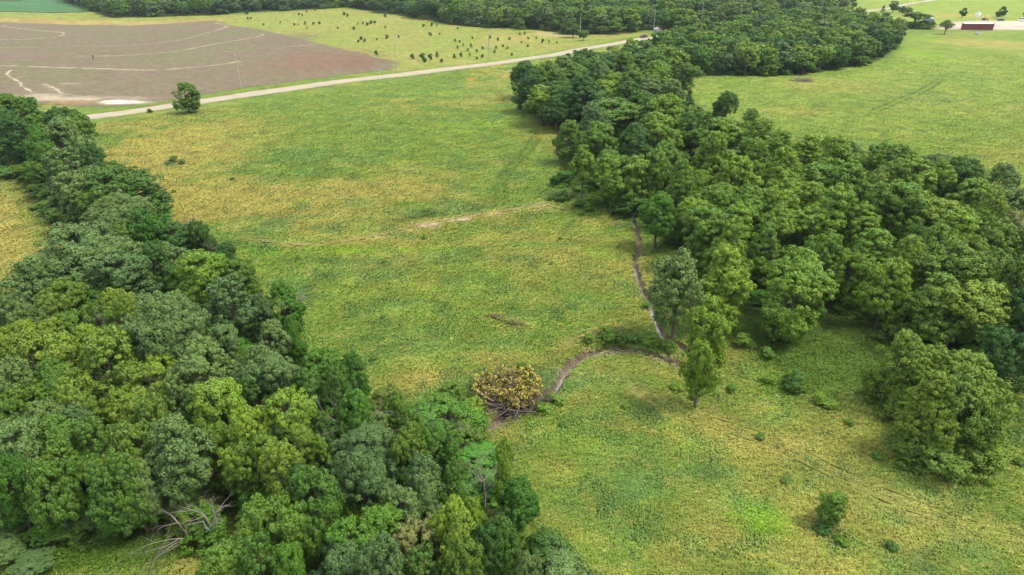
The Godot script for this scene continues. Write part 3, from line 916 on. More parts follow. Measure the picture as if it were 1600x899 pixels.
	for iz in zs.size() - 1:
		for ix in w - 1:
			var k := iz * w + ix
			for o in [k, k + w, k + 1, k + 1, k + w, k + w + 1]:
				idx[q] = o
				q += 1
	b.i = idx
	var noise := NoiseTexture2D.new()
	noise.width = 1024
	noise.height = 1024
	noise.seamless = true
	var fn := FastNoiseLite.new()
	fn.frequency = 0.03
	fn.fractal_octaves = 5
	fn.fractal_gain = 0.65
	noise.noise = fn
	var ramp := Gradient.new()
	ramp.set_color(0, Color(0.62, 0.60, 0.56))
	ramp.set_color(1, Color(1, 1, 1))
	noise.color_ramp = ramp
	var soil := paint("ground", Color.WHITE, 0.95, true)
	soil.albedo_texture = noise
	soil.uv1_triplanar = true
	soil.uv1_world_triplanar = true
	soil.uv1_scale = Vector3(0.13, 0.13, 0.13)
	soil.metallic_specular = 0.2
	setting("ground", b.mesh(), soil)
	setting("ploughed_field", sheet(plough, 1.4, 0.06, 0.22), soil)
	setting("crop_field", sheet(crop, 2.5, 0.35, 0.2), soil)

	# --- the road: a crowned strip with two wheel tracks
	var rb := Buf.new()
	var prof := [[-4.6, -0.25, 0.25], [-3.6, 0.12, 0.7], [-2.2, 0.20, 1.0], [-1.2, 0.22, 0.9], [0.0, 0.25, 0.95], [1.2, 0.22, 0.9], [2.2, 0.20, 1.0], [3.6, 0.12, 0.7], [4.6, -0.25, 0.25]]
	for k in road.size():
		var d := (road[mini(k + 1, road.size() - 1)] - road[maxi(k - 1, 0)]).normalized()
		for e in prof:
			var p: Vector2 = road[k] + Vector2(d.y, -d.x) * (float(e[0]) * 0.88 + 0.5 * n_mid.get_noise_2d(k * 6.0, float(e[0])))
			var c := Color(0.14, 0.13, 0.07).lerp(Color(0.34, 0.31, 0.255), clampf(e[2] + 0.25 * n_mid.get_noise_2d(p.x * 2, p.y * 2), 0, 1))
			rb.vert(Vector3(p.x, height(p.x, p.y) + e[1], p.y), Vector3.UP, c)
	for k in road.size() - 1:
		for j in prof.size() - 1:
			var a := k * prof.size() + j
			rb.i.append_array(PackedInt32Array([a, a + 1, a + prof.size(), a + 1, a + prof.size() + 1, a + prof.size()]))
	setting("gravel_road", rb.mesh(), soil)

	# --- wheel tracks pressed into the grass, an eroded scarp's soil strip darkened for its shade
	var upper := [785, 322, 784, 285, 798, 262, 822, 236, 838, 212]
	var lower := [975, 600, 1060, 640, 1130, 664, 1200, 688, 1300, 735, 1400, 780, 1500, 818, 1620, 862]
	for e in [[upper, 0.45, 0.95, Color(0.055, 0.10, 0.016)], [upper, 0.45, -0.95, Color(0.055, 0.10, 0.016)], [lower, 0.10, 0.8, Color(0.15, 0.162, 0.038)], [lower, 0.10, -0.8, Color(0.15, 0.162, 0.038)],
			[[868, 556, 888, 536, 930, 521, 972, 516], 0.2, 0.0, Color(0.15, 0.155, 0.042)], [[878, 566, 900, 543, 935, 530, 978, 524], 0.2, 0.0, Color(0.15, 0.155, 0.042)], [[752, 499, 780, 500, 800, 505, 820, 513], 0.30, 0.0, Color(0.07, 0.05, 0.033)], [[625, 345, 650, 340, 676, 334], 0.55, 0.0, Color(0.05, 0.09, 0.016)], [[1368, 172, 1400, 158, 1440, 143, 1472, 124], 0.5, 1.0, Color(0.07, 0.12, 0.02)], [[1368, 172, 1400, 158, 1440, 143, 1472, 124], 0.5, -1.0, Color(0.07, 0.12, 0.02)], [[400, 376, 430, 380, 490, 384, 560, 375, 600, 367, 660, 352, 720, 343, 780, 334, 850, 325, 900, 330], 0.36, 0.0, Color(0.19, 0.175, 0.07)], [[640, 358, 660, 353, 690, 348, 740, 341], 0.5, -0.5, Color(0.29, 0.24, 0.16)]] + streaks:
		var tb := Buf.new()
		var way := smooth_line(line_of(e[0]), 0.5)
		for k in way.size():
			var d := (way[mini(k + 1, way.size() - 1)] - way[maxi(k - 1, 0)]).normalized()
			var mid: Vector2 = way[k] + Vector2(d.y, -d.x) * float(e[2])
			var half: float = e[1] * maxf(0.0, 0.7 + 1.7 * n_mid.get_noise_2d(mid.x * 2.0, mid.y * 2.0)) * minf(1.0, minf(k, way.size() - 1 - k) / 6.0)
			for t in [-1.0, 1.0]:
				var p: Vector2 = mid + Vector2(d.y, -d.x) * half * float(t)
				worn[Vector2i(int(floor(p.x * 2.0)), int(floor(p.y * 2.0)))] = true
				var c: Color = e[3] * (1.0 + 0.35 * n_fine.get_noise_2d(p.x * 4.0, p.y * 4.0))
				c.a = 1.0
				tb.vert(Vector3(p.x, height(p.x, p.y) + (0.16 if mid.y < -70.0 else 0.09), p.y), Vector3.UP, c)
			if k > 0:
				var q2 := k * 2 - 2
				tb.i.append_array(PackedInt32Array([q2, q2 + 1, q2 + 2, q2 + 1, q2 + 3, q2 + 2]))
		setting("sand_streak" if e in streaks else "track_or_shaded_scarp", tb.mesh(), soil)

	# --- water lying in the creek
	var wb := Buf.new()
	var wet := smooth_line(creek, 0.6)
	for k in wet.size():
		var d := (wet[mini(k + 1, wet.size() - 1)] - wet[maxi(k - 1, 0)]).normalized()
		for s in [-1.0, 1.0]:
			var p: Vector2 = wet[k] + Vector2(d.y, -d.x) * float(s) * (0.22 + 0.42 * n_mid.get_noise_2d(wet[k].x * 4.0 + s * 40.0, wet[k].y * 4.0))
			var c := wet[k]
			wb.vert(Vector3(p.x, n_roll.get_noise_2d(c.x, c.y) * 0.7 - 0.88, p.y), Vector3.UP, Color.WHITE)
		if k > 0:
			var a := k * 2 - 2
			wb.i.append_array(PackedInt32Array([a, a + 1, a + 2, a + 1, a + 3, a + 2]))
	var water := paint("water", Color(0.10, 0.085, 0.06), 0.12)
	water.metallic_specular = 0.7
	setting("creek_water", wb.mesh(), water)


var west_wood := PackedVector2Array()
var east_wood := PackedVector2Array()
var bend_wood := PackedVector2Array()
var far_wood := PackedVector2Array()


func grow_trees() -> void:
	mats.bark = paint("bark", Color(0.05, 0.044, 0.036), 0.9)
	for e in [Color(0.062, 0.128, 0.019), Color(0.096, 0.156, 0.021), Color(0.114, 0.194, 0.022), Color(0.078, 0.134, 0.040), Color(0.050, 0.124, 0.016), Color(0.042, 0.096, 0.019), Color(0.150, 0.172, 0.058), Color(0.095, 0.172, 0.020)]:
		tint_of.append(leaf_mat("leaf %d" % tint_of.size(), e))
	for k in 8:
		var e: Color = tint_of[k].albedo_color.srgb_to_linear()
		tint_of.append(leaf_mat("leaf %d" % tint_of.size(), Color(e.r * 1.16, e.g * 1.08, e.b * 1.0)))
	for k in 8:
		var e: Color = tint_of[k].albedo_color.srgb_to_linear()
		tint_of.append(leaf_mat("leaf %d" % tint_of.size(), Color(e.r * 0.80, e.g * 0.86, e.b * 0.95)))
	for e in [["round", 6], ["grove", 5], ["feathery", 3], ["shrub", 2], ["slender", 2], ["cedar", 2], ["high", 2]]:
		kinds[e[0]] = []
		for k in e[1]:
			kinds[e[0]].append(make_crown(e[0], 100 + 17 * k + e[0].length() * 31))
	kinds["far"] = []
	for k in 4:
		kinds["far"].append(make_crown("round" if k % 2 else "grove", 900 + k, true))
	kinds["far cedar"] = [make_crown("cedar", 950, true)]
	kinds["far shrub"] = [make_crown("shrub", 960, true)]
	rng.seed = 41
	var styles := ["round", "grove", "feathery", "shrub", "cedar", "slender", "high"]
	# u, v, width, tint, style
	stand("broadleaf_tree", [
		[15, 165, 45, 0, 0], [42, 180, 45, 4, 0], [-8, 190, 50, 5, 0], [55, 188, 34, 3, 2], [82, 208, 50, 5, 0], [104, 218, 45, 0, 0], [15, 222, 50, 5, 0], [85, 236, 64, 3, 0], [46, 238, 45, 4, 0], [57, 268, 42, 0, 0], [112, 246, 42, 5, 0], [92, 284, 58, 3, 0], [102, 308, 52, 3, 0], [140, 258, 40, 5, 0], [188, 288, 92, 5, 0], [152, 280, 50, 0, 0], [124, 305, 46, 3, 0], [128, 332, 45, 0, 0], [186, 326, 66, 3, 2], [228, 353, 56, 4, 0], [172, 357, 46, 3, 0], [272, 366, 58, 5, 0], [312, 364, 32, 5, 0], [122, 392, 112, 3, 2], [197, 378, 42, 1, 0], [180, 397, 38, 1, 0], [258, 398, 62, 3, 0], [312, 424, 74, 2, 0], [190, 424, 70, 3, 0], [236, 414, 50, 5, 0], [352, 396, 36, 5, 0], [372, 430, 46, 0, 0], [113, 437, 60, 1, 0], [55, 442, 60, 3, 0], [172, 440, 50, 1, 0],
		[35, 474, 62, 3, 0], [22, 492, 42, 3, 0], [76, 481, 52, 1, 0], [106, 462, 50, 1, 0], [140, 456, 52, 0, 0], [124, 500, 50, 0, 0], [158, 494, 42, 0, 0], [186, 482, 52, 1, 0], [250, 503, 98, 3, 2], [286, 494, 60, 3, 0], [190, 505, 50, 1, 0], [360, 474, 78, 3, 0], [332, 495, 46, 3, 0], [20, 520, 52, 1, 0], [62, 520, 46, 1, 0], [60, 553, 78, 1, 0], [142, 533, 46, 2, 0], [347, 533, 56, 3, 0], [160, 568, 88, 1, 0], [225, 540, 44, 5, 2], [206, 589, 52, 2, 0], [252, 579, 56, 2, 0], [312, 573, 88, 3, 0], [285, 614, 56, 3, 0], [415, 568, 74, 3, 0], [25, 604, 58, 3, 0], [82, 600, 62, 0, 0], [57, 630, 56, 2, 0], [117, 634, 60, 1, 0], [20, 632, 52, 0, 0], [182, 630, 44, 1, 0], [212, 634, 70, 1, 0], [72, 660, 58, 3, 0], [120, 662, 62, 3, 0], [232, 661, 62, 1, 0], [342, 633, 84, 2, 0], [382, 656, 44, 2, 0], [376, 590, 48, 3, 0]
		], styles, "west", "trees of the wood on the pasture's west side", 1.10)
	stand("broadleaf_tree", [
		[437, 470, 58, 4, 0], [412, 486, 34, 3, 0], [425, 526, 56, 3, 0], [456, 524, 36, 4, 0], [507, 569, 62, 4, 0], [552, 582, 48, 4, 0], [487, 604, 56, 0, 0], [528, 604, 50, 0, 0], [457, 645, 78, 2, 0], [415, 664, 52, 2, 0], [555, 645, 62, 4, 0], [572, 664, 60, 3, 2], [620, 630, 46, 0, 0], [650, 650, 58, 4, 3], [715, 634, 74, 4, 3], [685, 662, 50, 4, 3], [636, 656, 42, 0, 0],
		[25, 694, 72, 3, 0], [87, 690, 72, 0, 0], [136, 695, 56, 0, 0], [205, 693, 72, 1, 0], [190, 730, 56, 1, 0], [277, 716, 90, 3, 6], [220, 745, 62, 3, 0], [14, 752, 52, 4, 0], [57, 745, 62, 3, 0], [75, 752, 62, 0, 0], [117, 750, 52, 0, 0], [172, 768, 64, 0, 0], [204, 752, 60, 0, 0], [20, 764, 60, 5, 0], [378, 690, 62, 2, 0], [386, 724, 62, 1, 6], [402, 828, 70, 0, 0], [354, 890, 80, 0, 0], [437, 733, 72, 1, 0], [412, 708, 44, 2, 0], [475, 698, 54, 1, 0], [505, 714, 38, 2, 0], [570, 702, 86, 3, 2], [630, 690, 56, 1, 0], [675, 700, 54, 4, 0], [707, 700, 46, 4, 0], [570, 748, 78, 3, 0], [612, 735, 38, 5, 0], [660, 744, 62, 3, 0], [665, 775, 62, 3, 0], [492, 783, 84, 0, 0], [550, 778, 48, 2, 0], [625, 794, 72, 3, 0], [425, 823, 84, 0, 0], [495, 814, 62, 0, 0], [570, 824, 92, 4, 0], [615, 826, 34, 1, 0], [652, 842, 62, 6, 0], [707, 809, 64, 2, 0], [720, 840, 72, 1, 0], [737, 800, 42, 2, 0], [540, 872, 78, 3, 0], [450, 888, 54, 4, 0], [595, 890, 72, 3, 0], [725, 872, 62, 1, 0], [788, 708, 34, 2, 0], [786, 745, 30, 2, 0], [808, 768, 62, 4, 0], [858, 846, 64, 5, 3], [890, 888, 84, 3, 3], [826, 888, 44, 3, 0], [785, 830, 60, 5, 0], [660, 895, 60, 5, 0], [410, 895, 60, 0, 0], [395, 620, 50, 5, 0], [520, 660, 50, 0, 0], [445, 690, 50, 5, 0], [330, 690, 56, 1, 0], [300, 650, 50, 5, 0], [160, 725, 56, 0, 0], [110, 730, 56, 0, 0], [470, 760, 50, 5, 0], [700, 760, 46, 0, 0], [760, 850, 56, 5, 0]
		], styles, "west", "trees of the wood on the pasture's west side", 1.10)
	stand("grove_tree", [
		[912, 256, 44, 7, 6], [877, 272, 30, 4, 3], [975, 260, 72, 7, 1], [953, 250, 52, 0, 1], [986, 307, 50, 5, 3], [1025, 262, 52, 7, 1], [1045, 245, 56, 7, 1], [1112, 250, 72, 7, 1], [1062, 288, 56, 7, 1], [1030, 322, 58, 4, 1], [1150, 282, 72, 7, 1], [1092, 292, 52, 7, 1], [1080, 335, 62, 7, 1], [1120, 312, 72, 7, 1], [1105, 350, 76, 7, 1], [1155, 358, 82, 7, 1], [1175, 322, 72, 7, 1], [1140, 386, 62, 7, 1], [1061, 440, 84, 3, 6], [1132, 428, 78, 2, 1],
		[1220, 232, 62, 7, 1], [1262, 240, 62, 7, 1], [1300, 250, 72, 7, 1], [1225, 268, 62, 7, 1], [1360, 239, 18, 5, 4], [1328, 228, 32, 5, 3], [1390, 236, 18, 5, 3], [1340, 255, 48, 1, 1], [1387, 262, 66, 7, 1], [1420, 252, 42, 1, 1], [1460, 258, 42, 3, 0], [1500, 270, 48, 5, 1], [1512, 258, 26, 5, 0], [1280, 280, 82, 7, 1], [1230, 292, 62, 7, 1], [1325, 290, 72, 7, 1], [1375, 290, 62, 1, 1], [1420, 286, 72, 7, 1], [1462, 288, 52, 7, 1], [1407, 312, 82, 7, 1], [1442, 322, 72, 1, 1], [1520, 316, 72, 7, 1], [1552, 332, 52, 1, 1], [1557, 290, 52, 3, 0], [1580, 312, 52, 3, 0], [1590, 356, 44, 6, 0], [1215, 330, 72, 7, 1], [1262, 325, 72, 7, 1], [1307, 335, 82, 7, 1], [1340, 356, 62, 7, 1], [1255, 361, 72, 7, 1], [1215, 366, 62, 7, 1], [1495, 366, 82, 7, 1], [1530, 352, 54, 7, 1], [1556, 376, 62, 1, 1], [1425, 376, 38, 4, 0], [1365, 396, 86, 7, 1], [1416, 405, 62, 1, 1], [1465, 396, 62, 7, 1], [1512, 396, 52, 1, 1], [1485, 426, 92, 1, 1], [1546, 416, 62, 1, 1], [1576, 433, 52, 1, 1], [1258, 420, 86, 2, 1], [1290, 392, 54, 7, 1], [1200, 386, 54, 7, 1], [1240, 462, 80, 7, 1], [1460, 466, 86, 1, 1], [1503, 462, 86, 1, 1], [1550, 462, 64, 1, 1], [1583, 540, 60, 5, 1], [1406, 556, 66, 1, 1], [1437, 590, 56, 1, 0], [1484, 566, 70, 1, 1], [1524, 614, 78, 1, 0], [1460, 628, 70, 1, 1], [1500, 636, 72, 1, 0], [1412, 626, 50, 1, 3], [1440, 690, 56, 1, 3], [1482, 702, 60, 1, 3], [1528, 698, 56, 1, 3], [1392, 600, 50, 1, 3], [1540, 660, 46, 1, 3], [1603, 440, 60, 1, 1], [1610, 480, 52, 5, 1], [1335, 415, 50, 7, 1], [1390, 440, 62, 7, 1], [1180, 250, 50, 7, 1], [1605, 385, 50, 1, 1]
		], styles, "east", "trees of the grove east of the creek", 1.13)
	stand("slender_tree", [[1102, 528, 74, 7, 5]], styles, "east", "", 1.1)
	stand("broadleaf_tree", [[1073, 108, 36, 0, 0]], styles, "bend", "", 1.1)
	stand("creek_tree", [
		[817, 108, 36, 5, 0], [830, 128, 46, 5, 0], [856, 116, 46, 0, 0], [880, 108, 44, 3, 0], [905, 104, 42, 0, 0], [935, 102, 44, 7, 0], [976, 104, 46, 0, 0], [880, 142, 50, 0, 0], [862, 140, 44, 5, 0], [930, 150, 50, 0, 0], [945, 122, 44, 7, 0], [985, 146, 44, 0, 0], [828, 148, 36, 0, 3], [862, 166, 36, 0, 3], [890, 168, 40, 5, 3], [835, 118, 46, 0, 0], [848, 146, 50, 7, 0], [870, 128, 50, 0, 0], [895, 116, 60, 0, 0], [905, 142, 62, 5, 0], [962, 136, 52, 7, 0], [1025, 118, 56, 7, 0], [955, 98, 60, 5, 0], [920, 90, 46, 5, 0], [1000, 96, 46, 5, 0], [1030, 98, 42, 0, 0], [1050, 146, 42, 3, 0], [1020, 142, 46, 3, 0], [990, 128, 40, 0, 0], [1078, 152, 16, 5, 4], [1137, 158, 32, 5, 0], [962, 172, 92, 0, 0], [930, 186, 52, 3, 0], [1037, 172, 56, 7, 0], [1025, 196, 62, 7, 0], [1082, 200, 54, 0, 0], [1130, 200, 66, 7, 0], [1170, 189, 36, 0, 0], [1185, 214, 56, 7, 0], [892, 208, 44, 0, 0], [932, 208, 56, 0, 0], [1000, 160, 60, 0, 0], [990, 215, 50, 5, 0], [870, 158, 40, 5, 0], [935, 118, 40, 3, 0]
		], styles, "bend", "trees of the wood along the upper creek", 1.2)
	# the rest of the wood along the upper creek
	var places := scatter(bend_wood, 7.6)
	var keep := []
	for p in places:
		var s := seen(Vector3(p.x, 6, p.y))
		if s.y < 96.0 and not (s.x < 1010.0 and s.y > 84.0):
			keep.append(p)
	for p in keep:
		var d := rng.randf_range(7.5, 10.5)
		var tall := rng.randf_range(8.0, 11.5)
		var tint: int = [0, 0, 7, 5, 7, 4, 3, 1][rng.randi() % 8]
		var o := plant("creek_tree", "tree", "far", Vector3(p.x, height(p.x, p.y), p.y), d, tall, tint, "", "trees of the wood along the upper creek")
		to_label.append([o, TINT_WORD[tint] + " rounded tree", "bend", seen(Vector3(p.x, tall * 0.7, p.y))])
	# the far wood: the rows in front one by one, the mass behind as one
	places = scatter(far_wood, 10.5)
	var ranked := []
	for p in places:
		var gap := line_distance(p, far_wood)
		ranked.append([gap + absf(p.y) * 0.05 if seen(Vector3(p.x, 0, p.y)).y > -8.0 else 900.0, p])
	ranked.sort_custom(func(a, b): return a[0] < b[0])
	var back := []
	var back_tint := []
	for k in ranked.size():
		var p: Vector2 = ranked[k][1]
		var d := rng.randf_range(9.0, 14.0)
		var tall := rng.randf_range(9.5, 15.0)
		var tint: int = [0, 0, 7, 3, 5, 3, 4, 1][rng.randi() % 8]
		if k < 290 and ranked[k][0] < 800.0:
			var o := plant("woodland_tree", "tree", "far", Vector3(p.x, 0, p.y), d, tall, tint, "", "trees of the far wood")
			to_label.append([o, TINT_WORD[tint] + " tree", "far", seen(Vector3(p.x, tall * 0.7, p.y))])
		else:
			back.append(Transform3D(Basis(Vector3.UP, rng.randf() * TAU).scaled(Vector3(d / 8.0, tall / 11.0, d / 8.0)), Vector3(p.x, 0, p.y)))
			back_tint.append(Color(rng.randf_range(0.7, 1.3), rng.randf_range(0.8, 1.2), rng.randf_range(0.8, 1.4)))
	many("far_forest", kinds["far"][0].crown, tint_of[0], back, back_tint, "far mass of dark green woodland behind the front rows", "woodland")
	# low growth under the woods
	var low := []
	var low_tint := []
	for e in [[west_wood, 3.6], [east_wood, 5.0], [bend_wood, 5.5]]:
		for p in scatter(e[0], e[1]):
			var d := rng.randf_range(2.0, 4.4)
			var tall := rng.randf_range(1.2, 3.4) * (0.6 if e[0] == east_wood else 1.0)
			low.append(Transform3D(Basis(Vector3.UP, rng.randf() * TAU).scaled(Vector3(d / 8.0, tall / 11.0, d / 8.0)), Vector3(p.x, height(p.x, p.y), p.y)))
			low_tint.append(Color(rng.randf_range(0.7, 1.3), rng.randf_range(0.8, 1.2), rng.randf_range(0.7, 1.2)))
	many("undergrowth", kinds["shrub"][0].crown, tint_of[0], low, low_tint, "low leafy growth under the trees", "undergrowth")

	# single trees and bushes in the open
	var lone := plant("broadleaf_tree", "tree", "round", ground_at(296, 178), 8.0, 8.8, 0, "lone dark round tree standing at the gravel road's pasture side")
	lone.rotation.y = 0.6
	plant("broadleaf_tree", "tree", "grove", ground_at(1426, 44), 21.0, 8.5, 5, "wide dark spreading tree before the grey shed at the farmyard")
	plant("broadleaf_tree", "tree", "feathery", ground_at(1476, 53), 7.0, 8.0, 0, "small leaning tree between spreading tree and red shed")
	plant("broadleaf_tree", "tree", "round", ground_at(1503, 28), 5.5, 6.5, 5, "small dark tree left of the white feed bin")
	plant("broadleaf_tree", "tree", "round", ground_at(1558, 28), 4.2, 4.6, 5, "smaller dark tree of the pair beyond the dark car")
	plant("broadleaf_tree", "tree", "round", ground_at(1565, 26), 6.0, 7.0, 5, "taller dark tree of the pair beyond the dark car")
	plant("broadleaf_tree", "tree", "round", ground_at(1602, 27), 4.5, 6.0, 5, "dark tree at the frame edge behind the white van")
	plant("broadleaf_tree", "tree", "round", ground_at(1395, 20), 8.5, 8.0, 5, "dark round tree beside the far road, larger of the clump")
	plant("shrub", "shrub", "shrub", ground_at(1418, 21), 8.0, 5.0, 1, "low olive bush beside the dark round roadside tree")
	plant("shrub", "shrub", "shrub", ground_at(1409, 20), 5.0, 5.5, 5, "dark bush between roadside tree and olive bush")
	plant("cedar_tree", "tree", "cedar", ground_at(1379, 21), 3.6, 5.0, 5, "small pointed dark cedar by the far road")
	plant("shrub", "shrub", "shrub", ground_at(1350, 21), 3.6, 2.6, 5, "dark round bush on the verge of the far road")
	plant("broadleaf_tree", "tree", "far", ground_at(1335, 12), 4.5, 5.5, 5, "dark tree end of the far wood above the road")
	for e in [[912, 63, 5.0, 5.5, 7, "round green bushy tree in the weedy patch by the fourth pole"], [895, 58, 7.5, 9.5, 0, "tall broad tree rising behind the weedy patch"], [960, 54, 9.0, 8.0, 0, "round green tree on the road bank before the far wood"], [986, 52, 5.0, 8.5, 5, "dark pointed tree left of the tall pole by the hut"], [847, 48, 3.5, 3.4, 7, "small bright bush beside the weedy patch"], [865, 44, 4.0, 4.2, 0, "green bush at the treeline above the weedy patch"], [812, 47, 7.0, 6.0, 0, "bushy tree standing forward of the far treeline"]]:
		plant("broadleaf_tree", "tree", "far", ground_at(e[0], e[1]), e[2], e[3], e[4], e[5])
	for e in [[1040, 46, 3.2, 9.0], [1046, 46, 3.6, 9.5], [1053, 47, 3.2, 8.6], [1061, 47, 3.4, 7.5]]:
		var o := plant("cedar_tree", "tree", "far cedar", ground_at(e[0], e[1]), e[2] * 1.3, e[3], 5, "", "dark cedars behind the hut")
		to_label.append([o, "tall dark cedar in the row", "far", seen(o.position + Vector3(0, 5, 0))])
	for e in [[905, 110, 4.5, 7.0], [914, 109, 4.5, 7.5], [922, 108, 4.5, 7.0], [886, 114, 5.0, 6.5], [1012, 80, 3.0, 5.0], [1021, 78, 3.0, 6.0]]:
		var o := plant("cedar_tree", "tree", "far cedar", ground_at(e[0], e[1]), e[2], e[3], 5, "", "dark cedars on the creek wood's road side")
		to_label.append([o, "pointed dark cedar", "bend", seen(o.position + Vector3(0, 5, 0))])
	# saplings in the shrubby pasture
	var saplings := [467, 23, 7, 472, 24, 5, 538, 24, 9, 543, 26, 7, 602, 27, 9, 479, 20, 7, 492, 17, 6, 460, 41, 6, 466, 40, 5, 477, 40, 9, 490, 39, 7, 499, 38, 8, 480, 46, 6, 528, 45, 6, 553, 46, 8, 559, 39, 5, 567, 39, 7, 574, 40, 8, 580, 38, 10, 586, 37, 8, 602, 44, 7, 605, 60, 10, 623, 59, 6, 564, 62, 9, 560, 66, 8, 570, 65, 8, 589, 62, 6, 662, 42, 8, 675, 41, 9, 683, 41, 7, 672, 56, 11, 687, 54, 6, 715, 46, 6, 711, 65, 7, 718, 67, 7, 724, 73, 8, 736, 75, 10, 715, 77, 9, 731, 80, 10, 745, 81, 7, 754, 77, 9, 775, 77, 11, 786, 73, 8, 793, 77, 9, 796, 62, 8, 778, 63, 8, 766, 60, 8, 738, 61, 6, 773, 82, 8, 754, 89, 10, 734, 87, 8, 720, 88, 10, 710, 92, 12, 683, 91, 13, 672, 94, 13, 660, 95, 16, 644, 93, 13, 588, 86, 12, 627, 25, 7, 800, 87, 7, 820, 54, 9, 825, 60, 7, 838, 60, 6, 848, 66, 9, 815, 66, 6, 870, 67, 6, 825, 73, 6, 858, 67, 7, 812, 54, 6, 386, 23, 11, 387, 31, 6, 392, 30, 6, 412, 40, 6, 438, 36, 5, 664, 99, 12, 690, 98, 10, 745, 92, 7]
	for k in range(0, saplings.size(), 3):
		var p := ground_at(saplings[k], saplings[k + 1])
		var d: float = saplings[k + 2] * p.distance_to(Vector3(0, EYE, 0)) / FOCAL * 0.52
		var tint: int = [5, 5, 0][rng.randi() % 3]
		var o := plant("cedar_sapling", "shrub", "far cedar" if rng.randf() < 0.3 else "far shrub", p, d, d * rng.randf_range(0.9, 1.4), tint, "", "saplings in the shrubby pasture")
		to_label.append([o, "%s %s sapling" % ["tiny" if saplings[k + 2] < 8 else "bushy", TINT_WORD[tint]], "scrub", seen(p)])
	# bushes in the grass
	var bushes := [465, 404, 9, 5, 513, 408, 9, 5, 494, 421, 7, 5, 663, 371, 10, 5, 875, 375, 8, 5, 862, 415, 7, 5, 919, 331, 18, 0, 907, 337, 10, 4, 878, 315, 24, 0, 860, 316, 14, 5, 940, 322, 30, 0, 925, 320, 22, 4, 905, 325, 22, 0, 960, 322, 26, 5, 920, 534, 18, 4, 948, 530, 28, 4, 968, 531, 24, 0, 1020, 538, 30, 4, 1012, 530, 18, 0, 1045, 545, 26, 0, 990, 530, 20, 0, 815, 577, 24, 5, 705, 622, 44, 0, 728, 662, 50, 4, 690, 645, 50, 0, 742, 640, 34, 7, 868, 622, 30, 7, 850, 640, 24, 2, 762, 590, 14, 4, 1057, 608, 20, 4, 1142, 612, 16, 5, 1085, 622, 16, 4, 978, 635, 14, 4, 880, 665, 14, 5, 1238, 610, 34, 5, 1240, 595, 20, 4, 1200, 600, 20, 4, 1280, 632, 24, 2, 1296, 640, 20, 4, 1325, 665, 14, 5, 1370, 718, 16, 5, 1228, 755, 16, 0, 1188, 686, 14, 5, 1315, 854, 18, 4, 1392, 860, 16, 0, 1528, 728, 20, 5, 1590, 730, 14, 5, 1310, 845, 12, 0, 270, 255, 12, 3, 285, 258, 10, 3, 262, 259, 8, 3, 364, 284, 7, 5, 272, 304, 7, 5, 452, 278, 5, 5, 466, 279, 5, 5, 235, 177, 8, 5, 600, 410, 8, 5, 640, 408, 6, 5, 760, 458, 9, 5, 598, 498, 8, 0, 700, 509, 7, 0, 585, 565, 14, 5, 1105, 475, 20, 5, 1160, 545, 30, 4, 1200, 560, 24, 0, 1010, 355, 16, 4, 1050, 380, 24, 0, 1006, 400, 8, 5, 1010, 480, 14, 5]
	for k in range(0, bushes.size(), 4):
		var p := ground_at(bushes[k], bushes[k + 1])
		var d: float = bushes[k + 2] * p.distance_to(Vector3(0, EYE, 0)) / FOCAL
		p.y -= 0.08
		var o := plant("bush", "shrub", "far shrub" if d < 1.6 else "shrub", p, d, d * rng.randf_range(0.7, 0.95), [0, 0, 2, 3, 7, 0, 0, 7][bushes[k + 3]], "", "bushes in the open pasture")
		to_label.append([o, "%s %s bush" % ["little" if d < 1.0 else "low", TINT_WORD[[0, 0, 2, 3, 7, 0, 0, 7][bushes[k + 3]]]], "grass", seen(p)])
	plant("sapling_tree", "tree", "slender", ground_at(1293, 822), 2.6, 3.4, 7, "young bright green tree alone in the front pasture")
	for e in [[1287, 832, 1.5, "dark bush standing for the shadow under the young pasture tree"]]:
		plant("bush", "shrub", "shrub", ground_at(e[0], e[1]), e[2], 0.9, 5, e[3])  # dark leaves put in place of the young tree's cast shadow
	for e in [[30, 838], [80, 850], [110, 845], [20, 880], [140, 832], [60, 895], [115, 825]]:
		var p := ground_at(e[0], e[1])
		var o := plant("bush", "shrub", "feathery", p, rng.randf_range(1.8, 2.6), rng.randf_range(1.5, 2.2), [3, 0, 4][rng.randi() % 3], "", "saplings in the corner clearing")
		to_label.append([o, "leafy sapling", "west", seen(p)])


func wooded(p: Vector2) -> bool:
	return Geometry2D.is_point_in_polygon(p, west_wood) or Geometry2D.is_point_in_polygon(p, bend_wood)


